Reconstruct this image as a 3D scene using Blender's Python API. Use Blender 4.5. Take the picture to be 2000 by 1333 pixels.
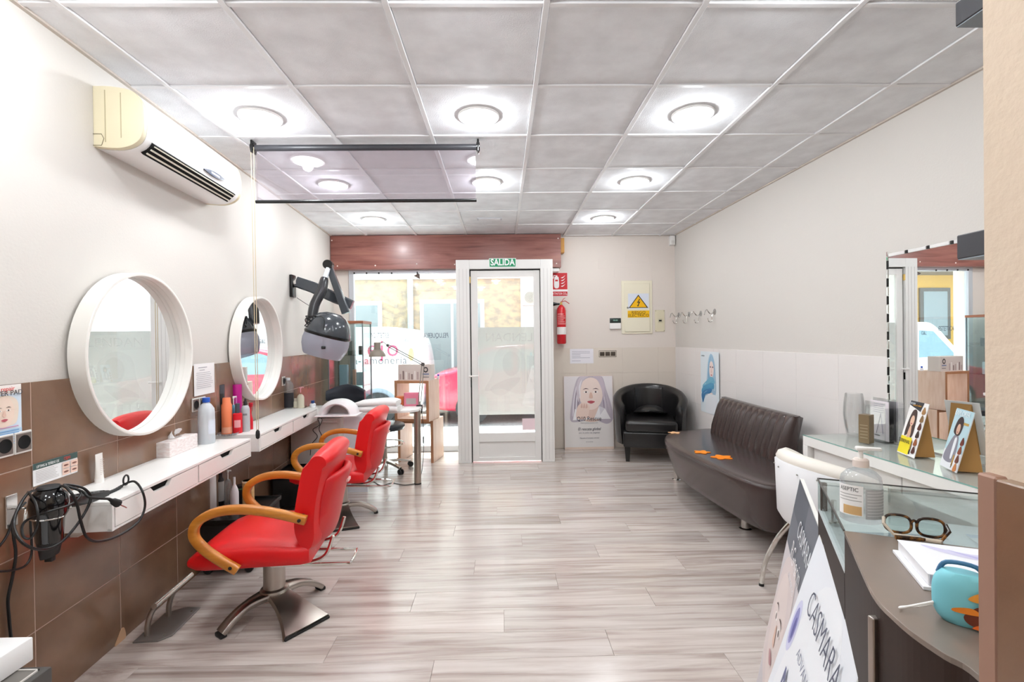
import bpy, bmesh, math, random
from mathutils import Vector, Matrix
PI = math.pi
random.seed(7)
for o in list(bpy.data.objects): bpy.data.objects.remove(o)
SC = bpy.context.scene
COL = SC.collection

# ------------------------------------------------------------------ camera, world, sun, exposure
CAM_H = 1.39
RM = ((0.99970981, -0.02049591, -0.01265781), (0.01279649, 0.00664896, 0.99989602), (0.02040961, 0.99976783, -0.00690931))
FOC = 959.2976
cd = bpy.data.cameras.new('camera'); cam = bpy.data.objects.new('camera', cd); COL.objects.link(cam)
cd.sensor_width = 36.0; cd.lens = 36.0 * FOC / 2000.0; cd.clip_start = 0.02; cd.clip_end = 200
cam.matrix_world = Matrix(((RM[0][0], RM[1][0], -RM[2][0], 0), (RM[0][1], RM[1][1], -RM[2][1], 0), (RM[0][2], RM[1][2], -RM[2][2], CAM_H), (0, 0, 0, 1)))
SC.camera = cam
W = bpy.data.worlds.new('sky'); SC.world = W; W.use_nodes = True
bg = W.node_tree.nodes['Background']; bg.inputs[0].default_value = (0.9, 0.955, 1.0, 1); bg.inputs[1].default_value = 2.3
sl = bpy.data.lights.new('sun', 'SUN'); sl.energy = 17.0; sl.angle = math.radians(12); sl.color = (1, .98, .95)
sun = bpy.data.objects.new('sun', sl); COL.objects.link(sun); sun.rotation_euler = (math.radians(-21), 0, math.radians(8)); sun.location = (0, 9, 8)
LAMP_W, HALO = 2.1, 2.7
vs = SC.view_settings; vs.view_transform = 'Standard'; vs.look = 'None'; vs.gamma = 1.0; vs.use_curve_mapping = False; vs.exposure = 0.58

# ------------------------------------------------------------------ pixel -> place helpers (photo frame 2000x1333)
def ray(x, y):
    a, b = (x - 1000) / FOC, -(y - 666.5) / FOC
    return Vector(tuple(RM[0][i] * a + RM[1][i] * b + RM[2][i] for i in range(3)))
def FP(x, y, z=0.0):                       # on a horizontal surface at height z
    d = ray(x, y); k = (z - CAM_H) / d.z; return Vector((d.x * k, d.y * k, z))
def YP(x, y, Y):                           # on a plane parallel to the back wall
    d = ray(x, y); k = Y / d.y; return Vector((d.x * k, Y, d.z * k + CAM_H))
def LP(x, y, o=0.0):                       # on the left wall, o metres in front of it
    d = ray(x, y); k = (CL + o * 1.00226) / (d.x + SL * d.y); return Vector((d.x * k, d.y * k, d.z * k + CAM_H))
def RP(x, y, o=0.0):
    d = ray(x, y); k = (CR - o * 1.0006) / (d.x + SR * d.y); return Vector((d.x * k, d.y * k, d.z * k + CAM_H))
SL, CL, SR, CR = 0.0672, -1.6467, 0.0345, 2.382
def XL(Y): return CL - SL * Y
def XR(Y): return CR - SR * Y
AL, AR = math.atan(SL), math.atan(SR)
CEIL = 2.641; YB = 6.10

# ------------------------------------------------------------------ materials
def lin(c): return c / 12.92 if c <= .04045 else ((c + .055) / 1.055) ** 2.4
def hexc(h): h = h.lstrip('#'); return tuple(lin(int(h[i:i + 2], 16) / 255) for i in (0, 2, 4)) + (1,)
MATS = {}
def mat(name, col='#ffffff', rough=.5, metal=0., coat=0., spec=.5, emit=0., alpha=1., trans=0., noise=None, bump=None, sheen=0., ior=1.45):
    if name in MATS: return MATS[name]
    m = bpy.data.materials.new(name); m.use_nodes = True; MATS[name] = m
    nt = m.node_tree; b = nt.nodes['Principled BSDF']
    c = hexc(col)
    b.inputs['Base Color'].default_value = c; b.inputs['Roughness'].default_value = rough; b.inputs['Metallic'].default_value = metal
    b.inputs['Coat Weight'].default_value = coat; b.inputs['Coat Roughness'].default_value = .12; b.inputs['Specular IOR Level'].default_value = spec
    b.inputs['Alpha'].default_value = alpha; b.inputs['Transmission Weight'].default_value = trans; b.inputs['IOR'].default_value = ior
    if emit: b.inputs['Emission Color'].default_value = c; b.inputs['Emission Strength'].default_value = emit
    if noise:                               # (second colour, scale, contrast lo, hi, stretch)
        c2, sc, lo, hi = noise[:4]; st = noise[4] if len(noise) > 4 else (1, 1, 1)
        tc = nt.nodes.new('ShaderNodeTexCoord'); mp = nt.nodes.new('ShaderNodeMapping'); mp.inputs['Scale'].default_value = st
        oi = nt.nodes.new('ShaderNodeObjectInfo'); ml = nt.nodes.new('ShaderNodeMath'); ml.operation = 'MULTIPLY'; ml.inputs[1].default_value = 37.
        nt.links.new(oi.outputs['Random'], ml.inputs[0]); nt.links.new(tc.outputs['Object'], mp.inputs['Vector']); nt.links.new(ml.outputs[0], mp.inputs['Location'])
        n = nt.nodes.new('ShaderNodeTexNoise'); n.inputs['Scale'].default_value = sc; n.inputs['Detail'].default_value = 6
        r = nt.nodes.new('ShaderNodeValToRGB'); r.color_ramp.elements[0].position = lo; r.color_ramp.elements[1].position = hi
        r.color_ramp.elements[0].color = c; r.color_ramp.elements[1].color = hexc(c2)
        nt.links.new(mp.outputs[0], n.inputs['Vector']); nt.links.new(n.outputs['Fac'], r.inputs[0]); nt.links.new(r.outputs[0], b.inputs['Base Color'])
    if bump:                                # (scale, strength)
        tc = nt.nodes.new('ShaderNodeTexCoord'); n = nt.nodes.new('ShaderNodeTexNoise'); n.inputs['Scale'].default_value = bump[0]; n.inputs['Detail'].default_value = 4
        bp = nt.nodes.new('ShaderNodeBump'); bp.inputs['Strength'].default_value = bump[1]; bp.inputs['Distance'].default_value = .004
        nt.links.new(tc.outputs['Object'], n.inputs['Vector']); nt.links.new(n.outputs['Fac'], bp.inputs['Height']); nt.links.new(bp.outputs[0], b.inputs['Normal'])
    return m
def mc(h, rough=.55): return mat('colour_' + h.lstrip('#') + ('' if rough == .55 else '_%d' % (rough * 100)), h, rough)
def glassmat(name, tint='#f4fbfa', refl=.08, rough=.02, haze=0., hazecol='#ffffff', thru=.5):
    if name in MATS: return MATS[name]
    m = bpy.data.materials.new(name); m.use_nodes = True; MATS[name] = m; nt = m.node_tree; nt.nodes.clear()
    out = nt.nodes.new('ShaderNodeOutputMaterial'); tr = nt.nodes.new('ShaderNodeBsdfTransparent'); tr.inputs[0].default_value = hexc(tint)
    gl = nt.nodes.new('ShaderNodeBsdfGlossy'); gl.inputs['Roughness'].default_value = rough
    fr = nt.nodes.new('ShaderNodeLayerWeight'); fr.inputs[0].default_value = .25
    ma = nt.nodes.new('ShaderNodeMath'); ma.operation = 'MULTIPLY_ADD'; ma.inputs[1].default_value = .38; ma.inputs[2].default_value = refl; ma.use_clamp = True
    nt.links.new(fr.outputs['Fresnel'], ma.inputs[0])
    mx = nt.nodes.new('ShaderNodeMixShader'); nt.links.new(ma.outputs[0], mx.inputs[0]); nt.links.new(tr.outputs[0], mx.inputs[1]); nt.links.new(gl.outputs[0], mx.inputs[2])
    last = mx
    if haze:
        df = nt.nodes.new('ShaderNodeBsdfDiffuse'); df.inputs[0].default_value = hexc(hazecol)
        tl = nt.nodes.new('ShaderNodeBsdfTranslucent'); tl.inputs[0].default_value = hexc(hazecol)
        ad = nt.nodes.new('ShaderNodeMixShader'); ad.inputs[0].default_value = thru
        nt.links.new(df.outputs[0], ad.inputs[1]); nt.links.new(tl.outputs[0], ad.inputs[2])
        m2 = nt.nodes.new('ShaderNodeMixShader'); m2.inputs[0].default_value = haze
        nt.links.new(mx.outputs[0], m2.inputs[1]); nt.links.new(ad.outputs[0], m2.inputs[2]); last = m2
    nt.links.new(last.outputs[0], out.inputs[0]); return m
def ghost(h): return glassmat('ghost_' + h.lstrip('#'), '#ffffff', .0, .5, .07, h, .7)
def woodmat(name, cols, scale, stretch, rough=.35, coat=0., rand=True, bumps=.08):
    if name in MATS: return MATS[name]
    m = bpy.data.materials.new(name); m.use_nodes = True; MATS[name] = m; nt = m.node_tree; b = nt.nodes['Principled BSDF']
    b.inputs['Roughness'].default_value = rough; b.inputs['Coat Weight'].default_value = coat; b.inputs['Coat Roughness'].default_value = .18
    tc = nt.nodes.new('ShaderNodeTexCoord'); oi = nt.nodes.new('ShaderNodeObjectInfo')
    ml = nt.nodes.new('ShaderNodeMath'); ml.operation = 'MULTIPLY'; ml.inputs[1].default_value = 91. if rand else 0
    nt.links.new(oi.outputs['Random'], ml.inputs[0])
    mp = nt.nodes.new('ShaderNodeMapping'); mp.inputs['Scale'].default_value = stretch; nt.links.new(tc.outputs['Object'], mp.inputs['Vector']); nt.links.new(ml.outputs[0], mp.inputs['Location'])
    n = nt.nodes.new('ShaderNodeTexNoise'); n.inputs['Scale'].default_value = scale; n.inputs['Detail'].default_value = 7; n.inputs['Roughness'].default_value = .62; n.inputs['Distortion'].default_value = .6
    nt.links.new(mp.outputs[0], n.inputs['Vector'])
    r = nt.nodes.new('ShaderNodeValToRGB'); el = r.color_ramp.elements
    el[0].position = .28; el[0].color = hexc(cols[0]); el[1].position = .72; el[1].color = hexc(cols[-1])
    for i, c in enumerate(cols[1:-1]):
        e = el.new(.28 + .44 * (i + 1) / (len(cols) - 1)); e.color = hexc(c)
    nt.links.new(n.outputs['Fac'], r.inputs[0])
    hs = nt.nodes.new('ShaderNodeHueSaturation'); mr = nt.nodes.new('ShaderNodeMapRange'); mr.inputs['To Min'].default_value = .9 if rand else 1; mr.inputs['To Max'].default_value = 1.08 if rand else 1
    nt.links.new(oi.outputs['Random'], mr.inputs[0]); nt.links.new(mr.outputs[0], hs.inputs['Value']); nt.links.new(r.outputs[0], hs.inputs['Color'])
    nt.links.new(hs.outputs[0], b.inputs['Base Color'])
    bp = nt.nodes.new('ShaderNodeBump'); bp.inputs['Strength'].default_value = bumps; bp.inputs['Distance'].default_value = .002
    nt.links.new(n.outputs['Fac'], bp.inputs['Height']); nt.links.new(bp.outputs[0], b.inputs['Normal'])
    return m

M_wall = mat('painted_plaster', '#d6d1cb', .75, bump=(90, .15))
M_wall_tan = mat('tan_plaster', '#dcc9b4', .8, bump=(70, .35))
M_back = mat('beige_paint', '#e2d8d0', .6, bump=(80, .12))
M_ptile = mat('painted_tile', '#e9e4e1', .42, bump=(30, .1))
M_ptileb = mat('painted_tile_beige', '#ddd2c6', .42, bump=(30, .12))
M_tile = mat('brown_ceramic', '#735643', .22, coat=.5, spec=.7, noise=('#87674f', 5, .3, .75), bump=(60, .12))
M_grout = mat('grout', '#b89c8c', .8)
M_ctile = mat('ceiling_board', '#f0f1f4', .9, noise=('#e2e2e5', 7, .35, .7), bump=(160, .5))
M_tbar = mat('tbar_white', '#e9e8e9', .5)
M_floor = woodmat('laminate_plank', ['#95867f', '#b0a199', '#c4b8b1', '#cfc5bf', '#d9d1cc'], 2.3, (.5, 8, 1), .2, .5)
M_white = mat('white_lacquer', '#f3f1ee', .3)
M_whitem = mat('white_matt', '#efeeec', .55)
M_pvc = mat('white_pvc', '#e9e7e4', .35)
M_alu = mat('grey_aluminium', '#c9ccd2', .35, .3)
M_chrome = mat('chrome', '#d6d4d0', .12, 1.)
M_steel = mat('brushed_steel', '#b8b0a8', .3, 1.)
M_dsteel = mat('dull_steel_plate', '#8f8b88', .4, .55)
M_black = mat('black_plastic', '#161616', .25)
M_blackm = mat('black_matt', '#1c1b1b', .55)
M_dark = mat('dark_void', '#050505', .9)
M_red = mat('red_leatherette', '#d60c13', .42, coat=.08, bump=(220, .08))
M_arm = woodmat('oak_armrest', ['#b36a1e', '#c67c2a', '#d48d39'], 3, (2, 2, 9), .3, .3, rand=False)
M_fascia = woodmat('red_brown_laminate', ['#6b3b34', '#844e44', '#935c52', '#a06a5b'], 2.2, (.7, 5, 9), .35, .1, rand=False)
M_bleather = mat('brown_leather', '#3a2c2a', .26, coat=.25, bump=(150, .12))
M_bkleather = mat('black_leather', '#1b1a1b', .28, coat=.2, bump=(150, .12))
M_cream = mat('cream_leatherette', '#efe9df', .45)
M_glass = glassmat('clear_glass')
M_glassg = glassmat('green_edge_glass', '#f6fbfa', .07)
M_gedge = mat('glass_edge', '#5f9c92', .15, emit=0)
M_mirror = mat('mirror', '#f2f4f4', .0, 1.)
M_film = glassmat('clear_film', '#ece8ec', .12, .03, .05, '#d8d2d8')
M_cable = mat('black_cable', '#141414', .4)
M_paper = mat('white_paper', '#f4f3f3', .7)
M_cubew = woodmat('beech_edge', ['#a06d4c', '#b17c59', '#bd8a66'], 3, (3, 3, 1), .4, 0., rand=False)
M_cubes = mat('pale_beech', '#ddc3b4', .45, noise=('#cfae9b', 9, .3, .7, (4, 4, .6)))
M_rust = mat('rust_laminate', '#33251f', .5, noise=('#1f1b1a', 3.2, .3, .68), spec=.3)
M_rusttop = mat('rust_laminate_top', '#857468', .26, noise=('#716a64', 3.2, .3, .68), coat=.2)

# ------------------------------------------------------------------ mesh builder
def catmull(pts, n=6, closed=False):
    pts = [Vector((p[0], p[1], p[2] if len(p) > 2 else 0.)) for p in pts]; out = []; N = len(pts)
    for i in range(N if closed else N - 1):
        if closed: p0, p1, p2, p3 = pts[i - 1], pts[i], pts[(i + 1) % N], pts[(i + 2) % N]
        else: p0, p1, p2, p3 = pts[max(i - 1, 0)], pts[i], pts[i + 1], pts[min(i + 2, N - 1)]
        for k in range(n):
            t = k / n
            out.append(.5 * ((2 * p1) + (p2 - p0) * t + (2 * p0 - 5 * p1 + 4 * p2 - p3) * t * t + (3 * p1 - p0 - 3 * p2 + p3) * t ** 3))
    if not closed: out.append(pts[-1])
    return out
class G:
    def __init__(s): s.bm = bmesh.new()
    def _add(s, verts, faces):
        vs_ = [s.bm.verts.new(v) for v in verts]
        for f in faces:
            try: s.bm.faces.new([vs_[i] for i in f])
            except ValueError: pass
        return s
    def box(s, x0, x1, y0, y1, z0, z1, bev=0., seg=2, M=None):
        b = bmesh.new(); bmesh.ops.create_cube(b, size=1)
        for v in b.verts: v.co = ((x0 + x1) / 2 + v.co.x * (x1 - x0), (y0 + y1) / 2 + v.co.y * (y1 - y0), (z0 + z1) / 2 + v.co.z * (z1 - z0))
        if bev: bmesh.ops.bevel(b, geom=b.edges[:], offset=bev, segments=seg, profile=.5, affect='EDGES', clamp_overlap=True)
        return s._merge(b, M)
    def _merge(s, b, M=None):
        if M is not None: bmesh.ops.transform(b, matrix=M, verts=b.verts)
        b.normal_update(); b.verts.index_update()
        s._add([v.co.copy() for v in b.verts], [[v.index for v in f.verts] for f in b.faces]); b.free(); return s
    def ring(s, sections, closed=False, cap=True):          # loft of equal-length vertex loops
        n = len(sections[0]); V = [tuple(p) for sec in sections for p in sec]; F = []; m = len(sections)
        for i in range(m if closed else m - 1):
            a, b = i * n, ((i + 1) % m) * n
            for k in range(n): F.append((a + k, a + (k + 1) % n, b + (k + 1) % n, b + k))
        if cap and not closed: F.append(tuple(range(n))[::-1]); F.append(tuple((m - 1) * n + k for k in range(n)))
        return s._add(V, F)
    def tube(s, pts, r, n=8, closed=False):
        pts = [Vector(p) for p in pts]; R = r if isinstance(r, (list, tuple)) else [r] * len(pts); secs = []; up = None
        for i, p in enumerate(pts):
            if closed: t = pts[(i + 1) % len(pts)] - pts[i - 1]
            else: t = pts[min(i + 1, len(pts) - 1)] - pts[max(i - 1, 0)]
            if t.length < 1e-9: t = Vector((0, 0, 1))
            t.normalize()
            if up is None: up = t.orthogonal().normalized()
            up = up - t * up.dot(t)
            if up.length < 1e-6: up = t.orthogonal()
            up.normalize(); w = t.cross(up)
            secs.append([p + (up * math.cos(2 * PI * k / n) + w * math.sin(2 * PI * k / n)) * R[i] for k in range(n)])
        return s.ring(secs, closed)
    def sweep(s, pts, w, h, side=(0, 1, 0), bev=.25):       # rectangular rounded section, w along side, h across
        pts = [Vector(p) for p in pts]; sd = Vector(side).normalized(); secs = []
        for i, p in enumerate(pts):
            t = (pts[min(i + 1, len(pts) - 1)] - pts[max(i - 1, 0)]).normalized(); u = t.cross(sd).normalized()
            ww = (w[i] if isinstance(w, (list, tuple)) else w) / 2; hh = (h[i] if isinstance(h, (list, tuple)) else h) / 2; c = bev
            L = [(1, 1 - c), (1 - c * hh / ww if ww else 1, 1), (-1 + c * hh / ww, 1), (-1, 1 - c), (-1, -1 + c), (-1 + c * hh / ww, -1), (1 - c * hh / ww, -1), (1, -1 + c)]
            secs.append([p + sd * a * ww + u * b * hh for a, b in L])
        return s.ring(secs)
    def cyl(s, p0, p1, r0, r1=None, n=20):
        r1 = r0 if r1 is None else r1; return s.tube([p0, p1], [r0, r1], n)
    def lathe(s, prof, n=24, at=(0, 0, 0), M=None, sx=1., sy=1.):
        b = G(); at = Vector(at); secs = [[(r * math.cos(2 * PI * k / n) * sx, r * math.sin(2 * PI * k / n) * sy, z) for k in range(n)] for r, z in prof]
        b.ring(secs, cap=False); bmesh.ops.remove_doubles(b.bm, verts=b.bm.verts, dist=1e-6)
        for v in b.bm.verts: v.co = (M @ v.co if M is not None else v.co) + at
        return s._merge(b.bm)
    def ball(s, c, r, n=16, M=None):
        r = (r, r, r) if not isinstance(r, (list, tuple)) else r
        b = bmesh.new(); bmesh.ops.create_uvsphere(b, u_segments=n, v_segments=max(6, n * 2 // 3), radius=1)
        for v in b.verts: v.co = Vector((v.co.x * r[0], v.co.y * r[1], v.co.z * r[2]))
        if M is not None: bmesh.ops.transform(b, matrix=M, verts=b.verts)
        for v in b.verts: v.co += Vector(c)
        return s._merge(b)
    def prism(s, poly, a0, a1, plane='xy', bev=0., seg=2):  # poly extruded along the third axis
        f = {'xy': lambda u, v, w: (u, v, w), 'xz': lambda u, v, w: (u, w, v), 'yz': lambda u, v, w: (w, u, v)}[plane]
        b = bmesh.new(); A = [b.verts.new(f(p[0], p[1], a0)) for p in poly]; B = [b.verts.new(f(p[0], p[1], a1)) for p in poly]; n = len(poly)
        b.faces.new(A[::-1]); b.faces.new(B); caps = []
        for k in range(n): b.faces.new((A[k], A[(k + 1) % n], B[(k + 1) % n], B[k]))
        bmesh.ops.recalc_face_normals(b, faces=b.faces)
        if bev:
            b.edges.ensure_lookup_table()
            es = [e for e in b.edges if (e.verts[0] in A and e.verts[1] in A) or (e.verts[0] in B and e.verts[1] in B)]
            bmesh.ops.bevel(b, geom=es, offset=bev, segments=seg, profile=.5, affect='EDGES', clamp_overlap=True)
        return s._merge(b)
    def quad(s, *p): return s._add(p, [tuple(range(len(p)))])
    def mesh(s, name, m, sm=True, ang=35):
        bmesh.ops.recalc_face_normals(s.bm, faces=s.bm.faces); me = bpy.data.meshes.new(name); s.bm.to_mesh(me); s.bm.free()
        me.materials.append(m)
        if sm:
            me.polygons.foreach_set('use_smooth', [True] * len(me.polygons))
            me.set_sharp_from_angle(angle=math.radians(ang))
        return me
    def obj(s, name, m, parent=None, loc=None, sm=True, ang=35):
        return link(s.mesh(name, m, sm, ang), name, parent, loc)
def link(me, name, parent=None, loc=None, rz=None):
    o = bpy.data.objects.new(name, me); COL.objects.link(o)
    if parent is not None: o.parent = parent
    if loc is not None: o.location = loc
    if rz is not None: o.rotation_euler[2] = rz
    return o
def tag(o, label, cat, group=None):
    o['label'] = label; o['category'] = cat
    if group: o['group'] = group
    return o
def thing(name, label, cat, loc=(0, 0, 0), rz=0., group=None):
    o = bpy.data.objects.new(name, None); COL.objects.link(o); o.location = loc; o.rotation_euler = (0, 0, rz); o.empty_display_size = .1
    return tag(o, label, cat, group)
def struct(o): o['kind'] = 'structure'; return o
def copy_tree(o, parent=None):
    c = o.copy(); COL.objects.link(c); c.parent = parent
    for ch in list(o.children): copy_tree(ch, c)
    return c
def on_left(name, label, cat, Y, z, o=0., group=None): return thing(name, label, cat, (XL(Y) + o, Y + o * SL, z), AL, group)
def on_right(name, label, cat, Y, z, o=0., group=None): return thing(name, label, cat, (XR(Y) - o, Y - o * SR, z), PI + AR, group)
def on_back(name, label, cat, X, z, Y=YB, group=None): return thing(name, label, cat, (X, Y, z), -PI / 2, group)
# in those wall frames: local x = out of the wall, local y = to the right for someone facing it, z = up
def text(parent, s, size, u, v, m, x=.001, align='CENTER', mirror=False, shear=0., ext=.0003, sx=1., rot=0., name='lettering', plane='wall', spacing=1., thin=0.):
    cu = bpy.data.curves.new('t', 'FONT'); cu.body = s; cu.size = size; cu.align_x = align; cu.align_y = 'CENTER'; cu.extrude = ext; cu.shear = shear; cu.resolution_u = 3; cu.space_character = spacing; cu.offset = -thin * size
    t = bpy.data.objects.new('t', cu); me = bpy.data.meshes.new_from_object(t); bpy.data.objects.remove(t); bpy.data.curves.remove(cu)
    me.materials.clear(); me.materials.append(m); c, sn = math.cos(rot), math.sin(rot)
    for vv in me.vertices:
        a, b, d = vv.co.x * sx, vv.co.y, vv.co.z
        a, b = a * c - b * sn, a * sn + b * c
        if mirror: a = -a
        vv.co = (x + d, u + a, v + b) if plane == 'wall' else (u + a, v + b, x + d)
    return link(me, name, parent)
def ell(u, v, a, b, n=20, rot=0.):
    return [(u + a * math.cos(2 * PI * k / n) * math.cos(rot) - b * math.sin(2 * PI * k / n) * math.sin(rot), v + a * math.cos(2 * PI * k / n) * math.sin(rot) + b * math.sin(2 * PI * k / n) * math.cos(rot)) for k in range(n)]
def rect(u0, u1, v0, v1): return [(u0, v0), (u1, v0), (u1, v1), (u0, v1)]
def blob(*p, n=5): return [(q.x, q.y) for q in catmull([(a, b, 0) for a, b in p], n, True)]
def prints(parent, shapes, x0=.001, step=.00025, name='print', plane='wall', warp=None):
    me = bpy.data.meshes.new(name); V = []; F = []; MI = []; ms = []
    for i, (poly, c) in enumerate(shapes):
        m = mc(c) if isinstance(c, str) else c
        if m not in ms: ms.append(m); me.materials.append(m)
        k = len(V)
        for u, v in poly: V.append((x0 + i * step, u, v) if plane == 'wall' else (u, v, x0 + i * step))
        F.append(tuple(range(k, k + len(poly)))); MI.append(ms.index(m))
    if warp: V = [warp(v) for v in V]
    me.from_pydata(V, [], F); me.polygons.foreach_set('material_index', MI); me.update()
    return link(me, name, parent)
def rule_lines(u0, u1, v, n, dv, col, th=.0025, jit=.25):
    return [(rect(u0, u1 - (u1 - u0) * jit * random.random(), v - k * dv, v - k * dv + th), col) for k in range(n)]

# ================================================================== THE ROOM
# ---- floor of laminate planks running across the room
fl = struct(G().box(-2.4, 2.6, -2.2, YB + .02, -.12, -.006).obj('floor', mat('plank_gap', '#ab9788', .6), sm=False))
PW, PLN = .19, 1.26
pm = G().box(0, PLN - .0012, 0, PW - .0012, -.008, 0, .0009, 1).mesh('plank', M_floor, sm=False)
y = .22; r = 0
while y < YB - .01:
    x = -2.3 + (-1.26 * ((r * .38) % 1)); w = min(PW, YB - y)
    while x < 2.42:
        x0 = max(x, XL(y) - .06); x1 = min(x + PLN, XR(y) + .06)
        if x1 - x0 > .03:
            p = link(pm, 'plank', fl, (x0, y, 0)); p.scale = ((x1 - x0) / PLN, w / PW, 1)
        x += PLN
    y += PW; r += 1
# ---- suspended ceiling: boards and bars
ce = struct(G().box(-2.4, 2.6, -2.2, YB + .2, CEIL + .03, CEIL + .1).obj('ceiling', mat('void_white', '#d8d4d0', .9), sm=False))
GX = [-.4175 + .6 * c for c in range(-3, 6)]; GY = [1.8514 + .6 * k for k in range(-7, 8)]
tile_me = G().box(.013, .587, .013, .587, 0, .012, .003, 1).mesh('ceiling_tile', M_ctile, sm=False)
for j, gy in enumerate(GY):
    for i, gx in enumerate(GX):
        y1 = min(gy + .6, YB); l0, l1, r0, r1 = XL(gy), XL(y1), XR(gy), XR(y1)
        if gx + .6 < min(l0, l1) + .03 or gx > max(r0, r1) - .03 or y1 - gy < .05: continue
        if gx > max(l0, l1) and gx + .6 < min(r0, r1) and y1 - gy > .59:
            link(tile_me, 'ceiling_tile', ce, (gx, gy, CEIL + .004))
        else:
            a0, a1 = max(gx, l0) + .013, max(gx, l1) + .013; b0, b1 = min(gx + .6, r0) - .013, min(gx + .6, r1) - .013
            if b0 - a0 < .02 and b1 - a1 < .02: continue
            G().prism([(a0, gy + .013), (max(b0, a0 + .01), gy + .013), (max(b1, a1 + .01), y1 - .013), (a1, y1 - .013)], CEIL + .004, CEIL + .016).obj('ceiling_tile', M_ctile, ce, sm=False)
for gx in GX:
    ys = -2.2; ye = YB
    if gx < XL(YB) or gx > XR(-2): continue
    if gx < XL(ys): ys = (CL - gx) / SL
    if gx > XR(ye): ye = (CR - gx) / SR
    G().box(gx - .012, gx + .012, ys, ye, CEIL - .004, CEIL + .02, .0015, 1).obj('main_runner', M_tbar, ce, sm=False)
for gy in GY:
    if gy > YB: continue
    for gx in GX:
        a, b = max(gx + .012, XL(gy)), min(gx + .588, XR(gy))
        if b - a > .03: G().box(a, b, gy - .012, gy + .012, CEIL - .003, CEIL + .02, .0015, 1).obj('cross_tee', M_tbar, ce, sm=False)
M_edge = mat('edge_trim', '#cfc4ba', .6)
G().prism([(XL(-2.2), -2.2), (XL(-2.2) + .018, -2.2), (XL(YB) + .018, YB), (XL(YB), YB)], CEIL - .006, CEIL + .02).obj('edge_trim', M_edge, ce, sm=False)
G().prism([(XR(-2.2), -2.2), (XR(-2.2) - .018, -2.2), (XR(YB) - .018, YB), (XR(YB), YB)], CEIL - .006, CEIL + .02).obj('edge_trim', M_edge, ce, sm=False)
# ---- walls
def slab(x0, y0, x1, y1, t, z0=-.1, z1=CEIL + .03):   # wall with its face from (x0,y0) to (x1,y1), thickness t to the left of that direction
    d = Vector((x1 - x0, y1 - y0)).normalized(); n = Vector((-d.y, d.x)) * t
    return G().prism([(x0, y0), (x1, y1), (x1 + n.x, y1 + n.y), (x0 + n.x, y0 + n.y)], z0, z1)
TT = 1.248
wl = struct(slab(XL(-2.2), -2.2, XL(6.4), 6.4, .2).obj('wall_left', M_wall, sm=False))
G().box(0, .0118, -.7, 6.15, 0, TT - .002).obj('grout', M_grout, wl, (XL(0), 0, 0), sm=False).rotation_euler[2] = AL
tm = G().box(0, .013, .0018, .4452, .0018, .3102, .0008, 1).mesh('wall_tile', M_tile, sm=False)
for k in range(-4, 10):
    for q in range(4):
        Y = 1.867 + .447 * k
        t = link(tm, 'wall_tile', wl, (XL(Y), Y, TT - .312 * (q + 1)), AL)
        if Y + .447 > YB: t.scale[1] = max(.05, (YB - Y) / .447)
wr = struct(slab(XR(6.4), 6.4, XR(-2.2), -2.2, .2).obj('wall_right', M_wall, sm=False))
pt = G().box(0, .007, .0007, .4493, .0007, .3108, .001, 1).mesh('wall_tile', M_ptile, sm=False)
YJ = RP(1557, 760).y
G().box(0, .0055, 0, 5.6, 0, TT - .001).obj('grout', mat('pale_grout', '#e8e3e0', .8), wr, (XR(YB), YB, 0), sm=False).rotation_euler[2] = PI + AR
for k in range(-6, 10):
    for q in range(4):
        Y = YJ + .45 * k
        if Y > YB + .2 or Y < .5: continue
        s = 1.
        if Y > YB: s = (YB - (Y - .45)) / .45; Y = YB
        if s < .05: continue
        t = link(pt, 'wall_tile', wr, (XR(Y), Y, TT - .3115 * (q + 1)), PI + AR); t.scale[1] = s
wb = struct(G().box(.56, 2.45, YB, YB + .25, -.1, CEIL + .03).box(-2.4, .56, YB, YB + .25, 2.26, CEIL + .03).box(-2.4, -1.868, YB - .05, YB + .2, -.1, CEIL + .03).obj('wall_back', M_back, sm=False))
ptb = G().box(0, .007, .0004, .4496, .0004, .3111, .0009, 1).mesh('wall_tile', M_ptileb, sm=False)
X = .60
while X < XR(YB):
    for q in range(4):
        t = link(ptb, 'wall_tile', wb, (X, YB, TT - .3115 * (q + 1)), -PI / 2); t.scale[1] = min(.45, XR(YB) - X) / .45
    X += .45
# painted-over junction covers on the back wall
for (a, b, c, d) in ((1222, 485, 1268, 512), (1199, 523, 1229, 542), (1168, 507, 1185, 525)):
    p, q = YP(a, b, YB), YP(c, d, YB)
    G().box(p.x, q.x, YB - .004, YB + .01, q.z, p.z, .001, 1).obj('painted_cover_plate', M_back, wb, sm=False)
# near partition on the right with its tiled lower half
Pp = FP(1925, 921, TT); PX, PY = Pp.x, Pp.y
wf = struct(G().prism([(PX, -2.2), (PX + .14, -2.2), (PX + .14, PY - .12), (2.45, PY - .12), (2.45, PY), (PX, PY)], -.1, CEIL + .03).obj('wall_front', M_wall_tan, sm=False))
G().box(PX - .012, PX + .01, PY - .022, PY - .002, 0, TT, .002, 1).obj('edge_tile', mat('tile_edge_trim', '#9a7766', .5), wf, sm=False)
for k in range(4):
    for q in range(4):
        y1 = PY - .024 - .449 * k
        G().box(PX - .015, PX + .001, y1 - .447, y1, TT - .312 * (q + 1) + .0015, TT - .312 * q - .001, .0015, 1).obj('wall_tile', M_tile, wf, sm=False)
struct(G().box(-2, .7, -2.35, -2.2, -.1, CEIL + .03).obj('wall_rear', M_wall, sm=False))
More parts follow.
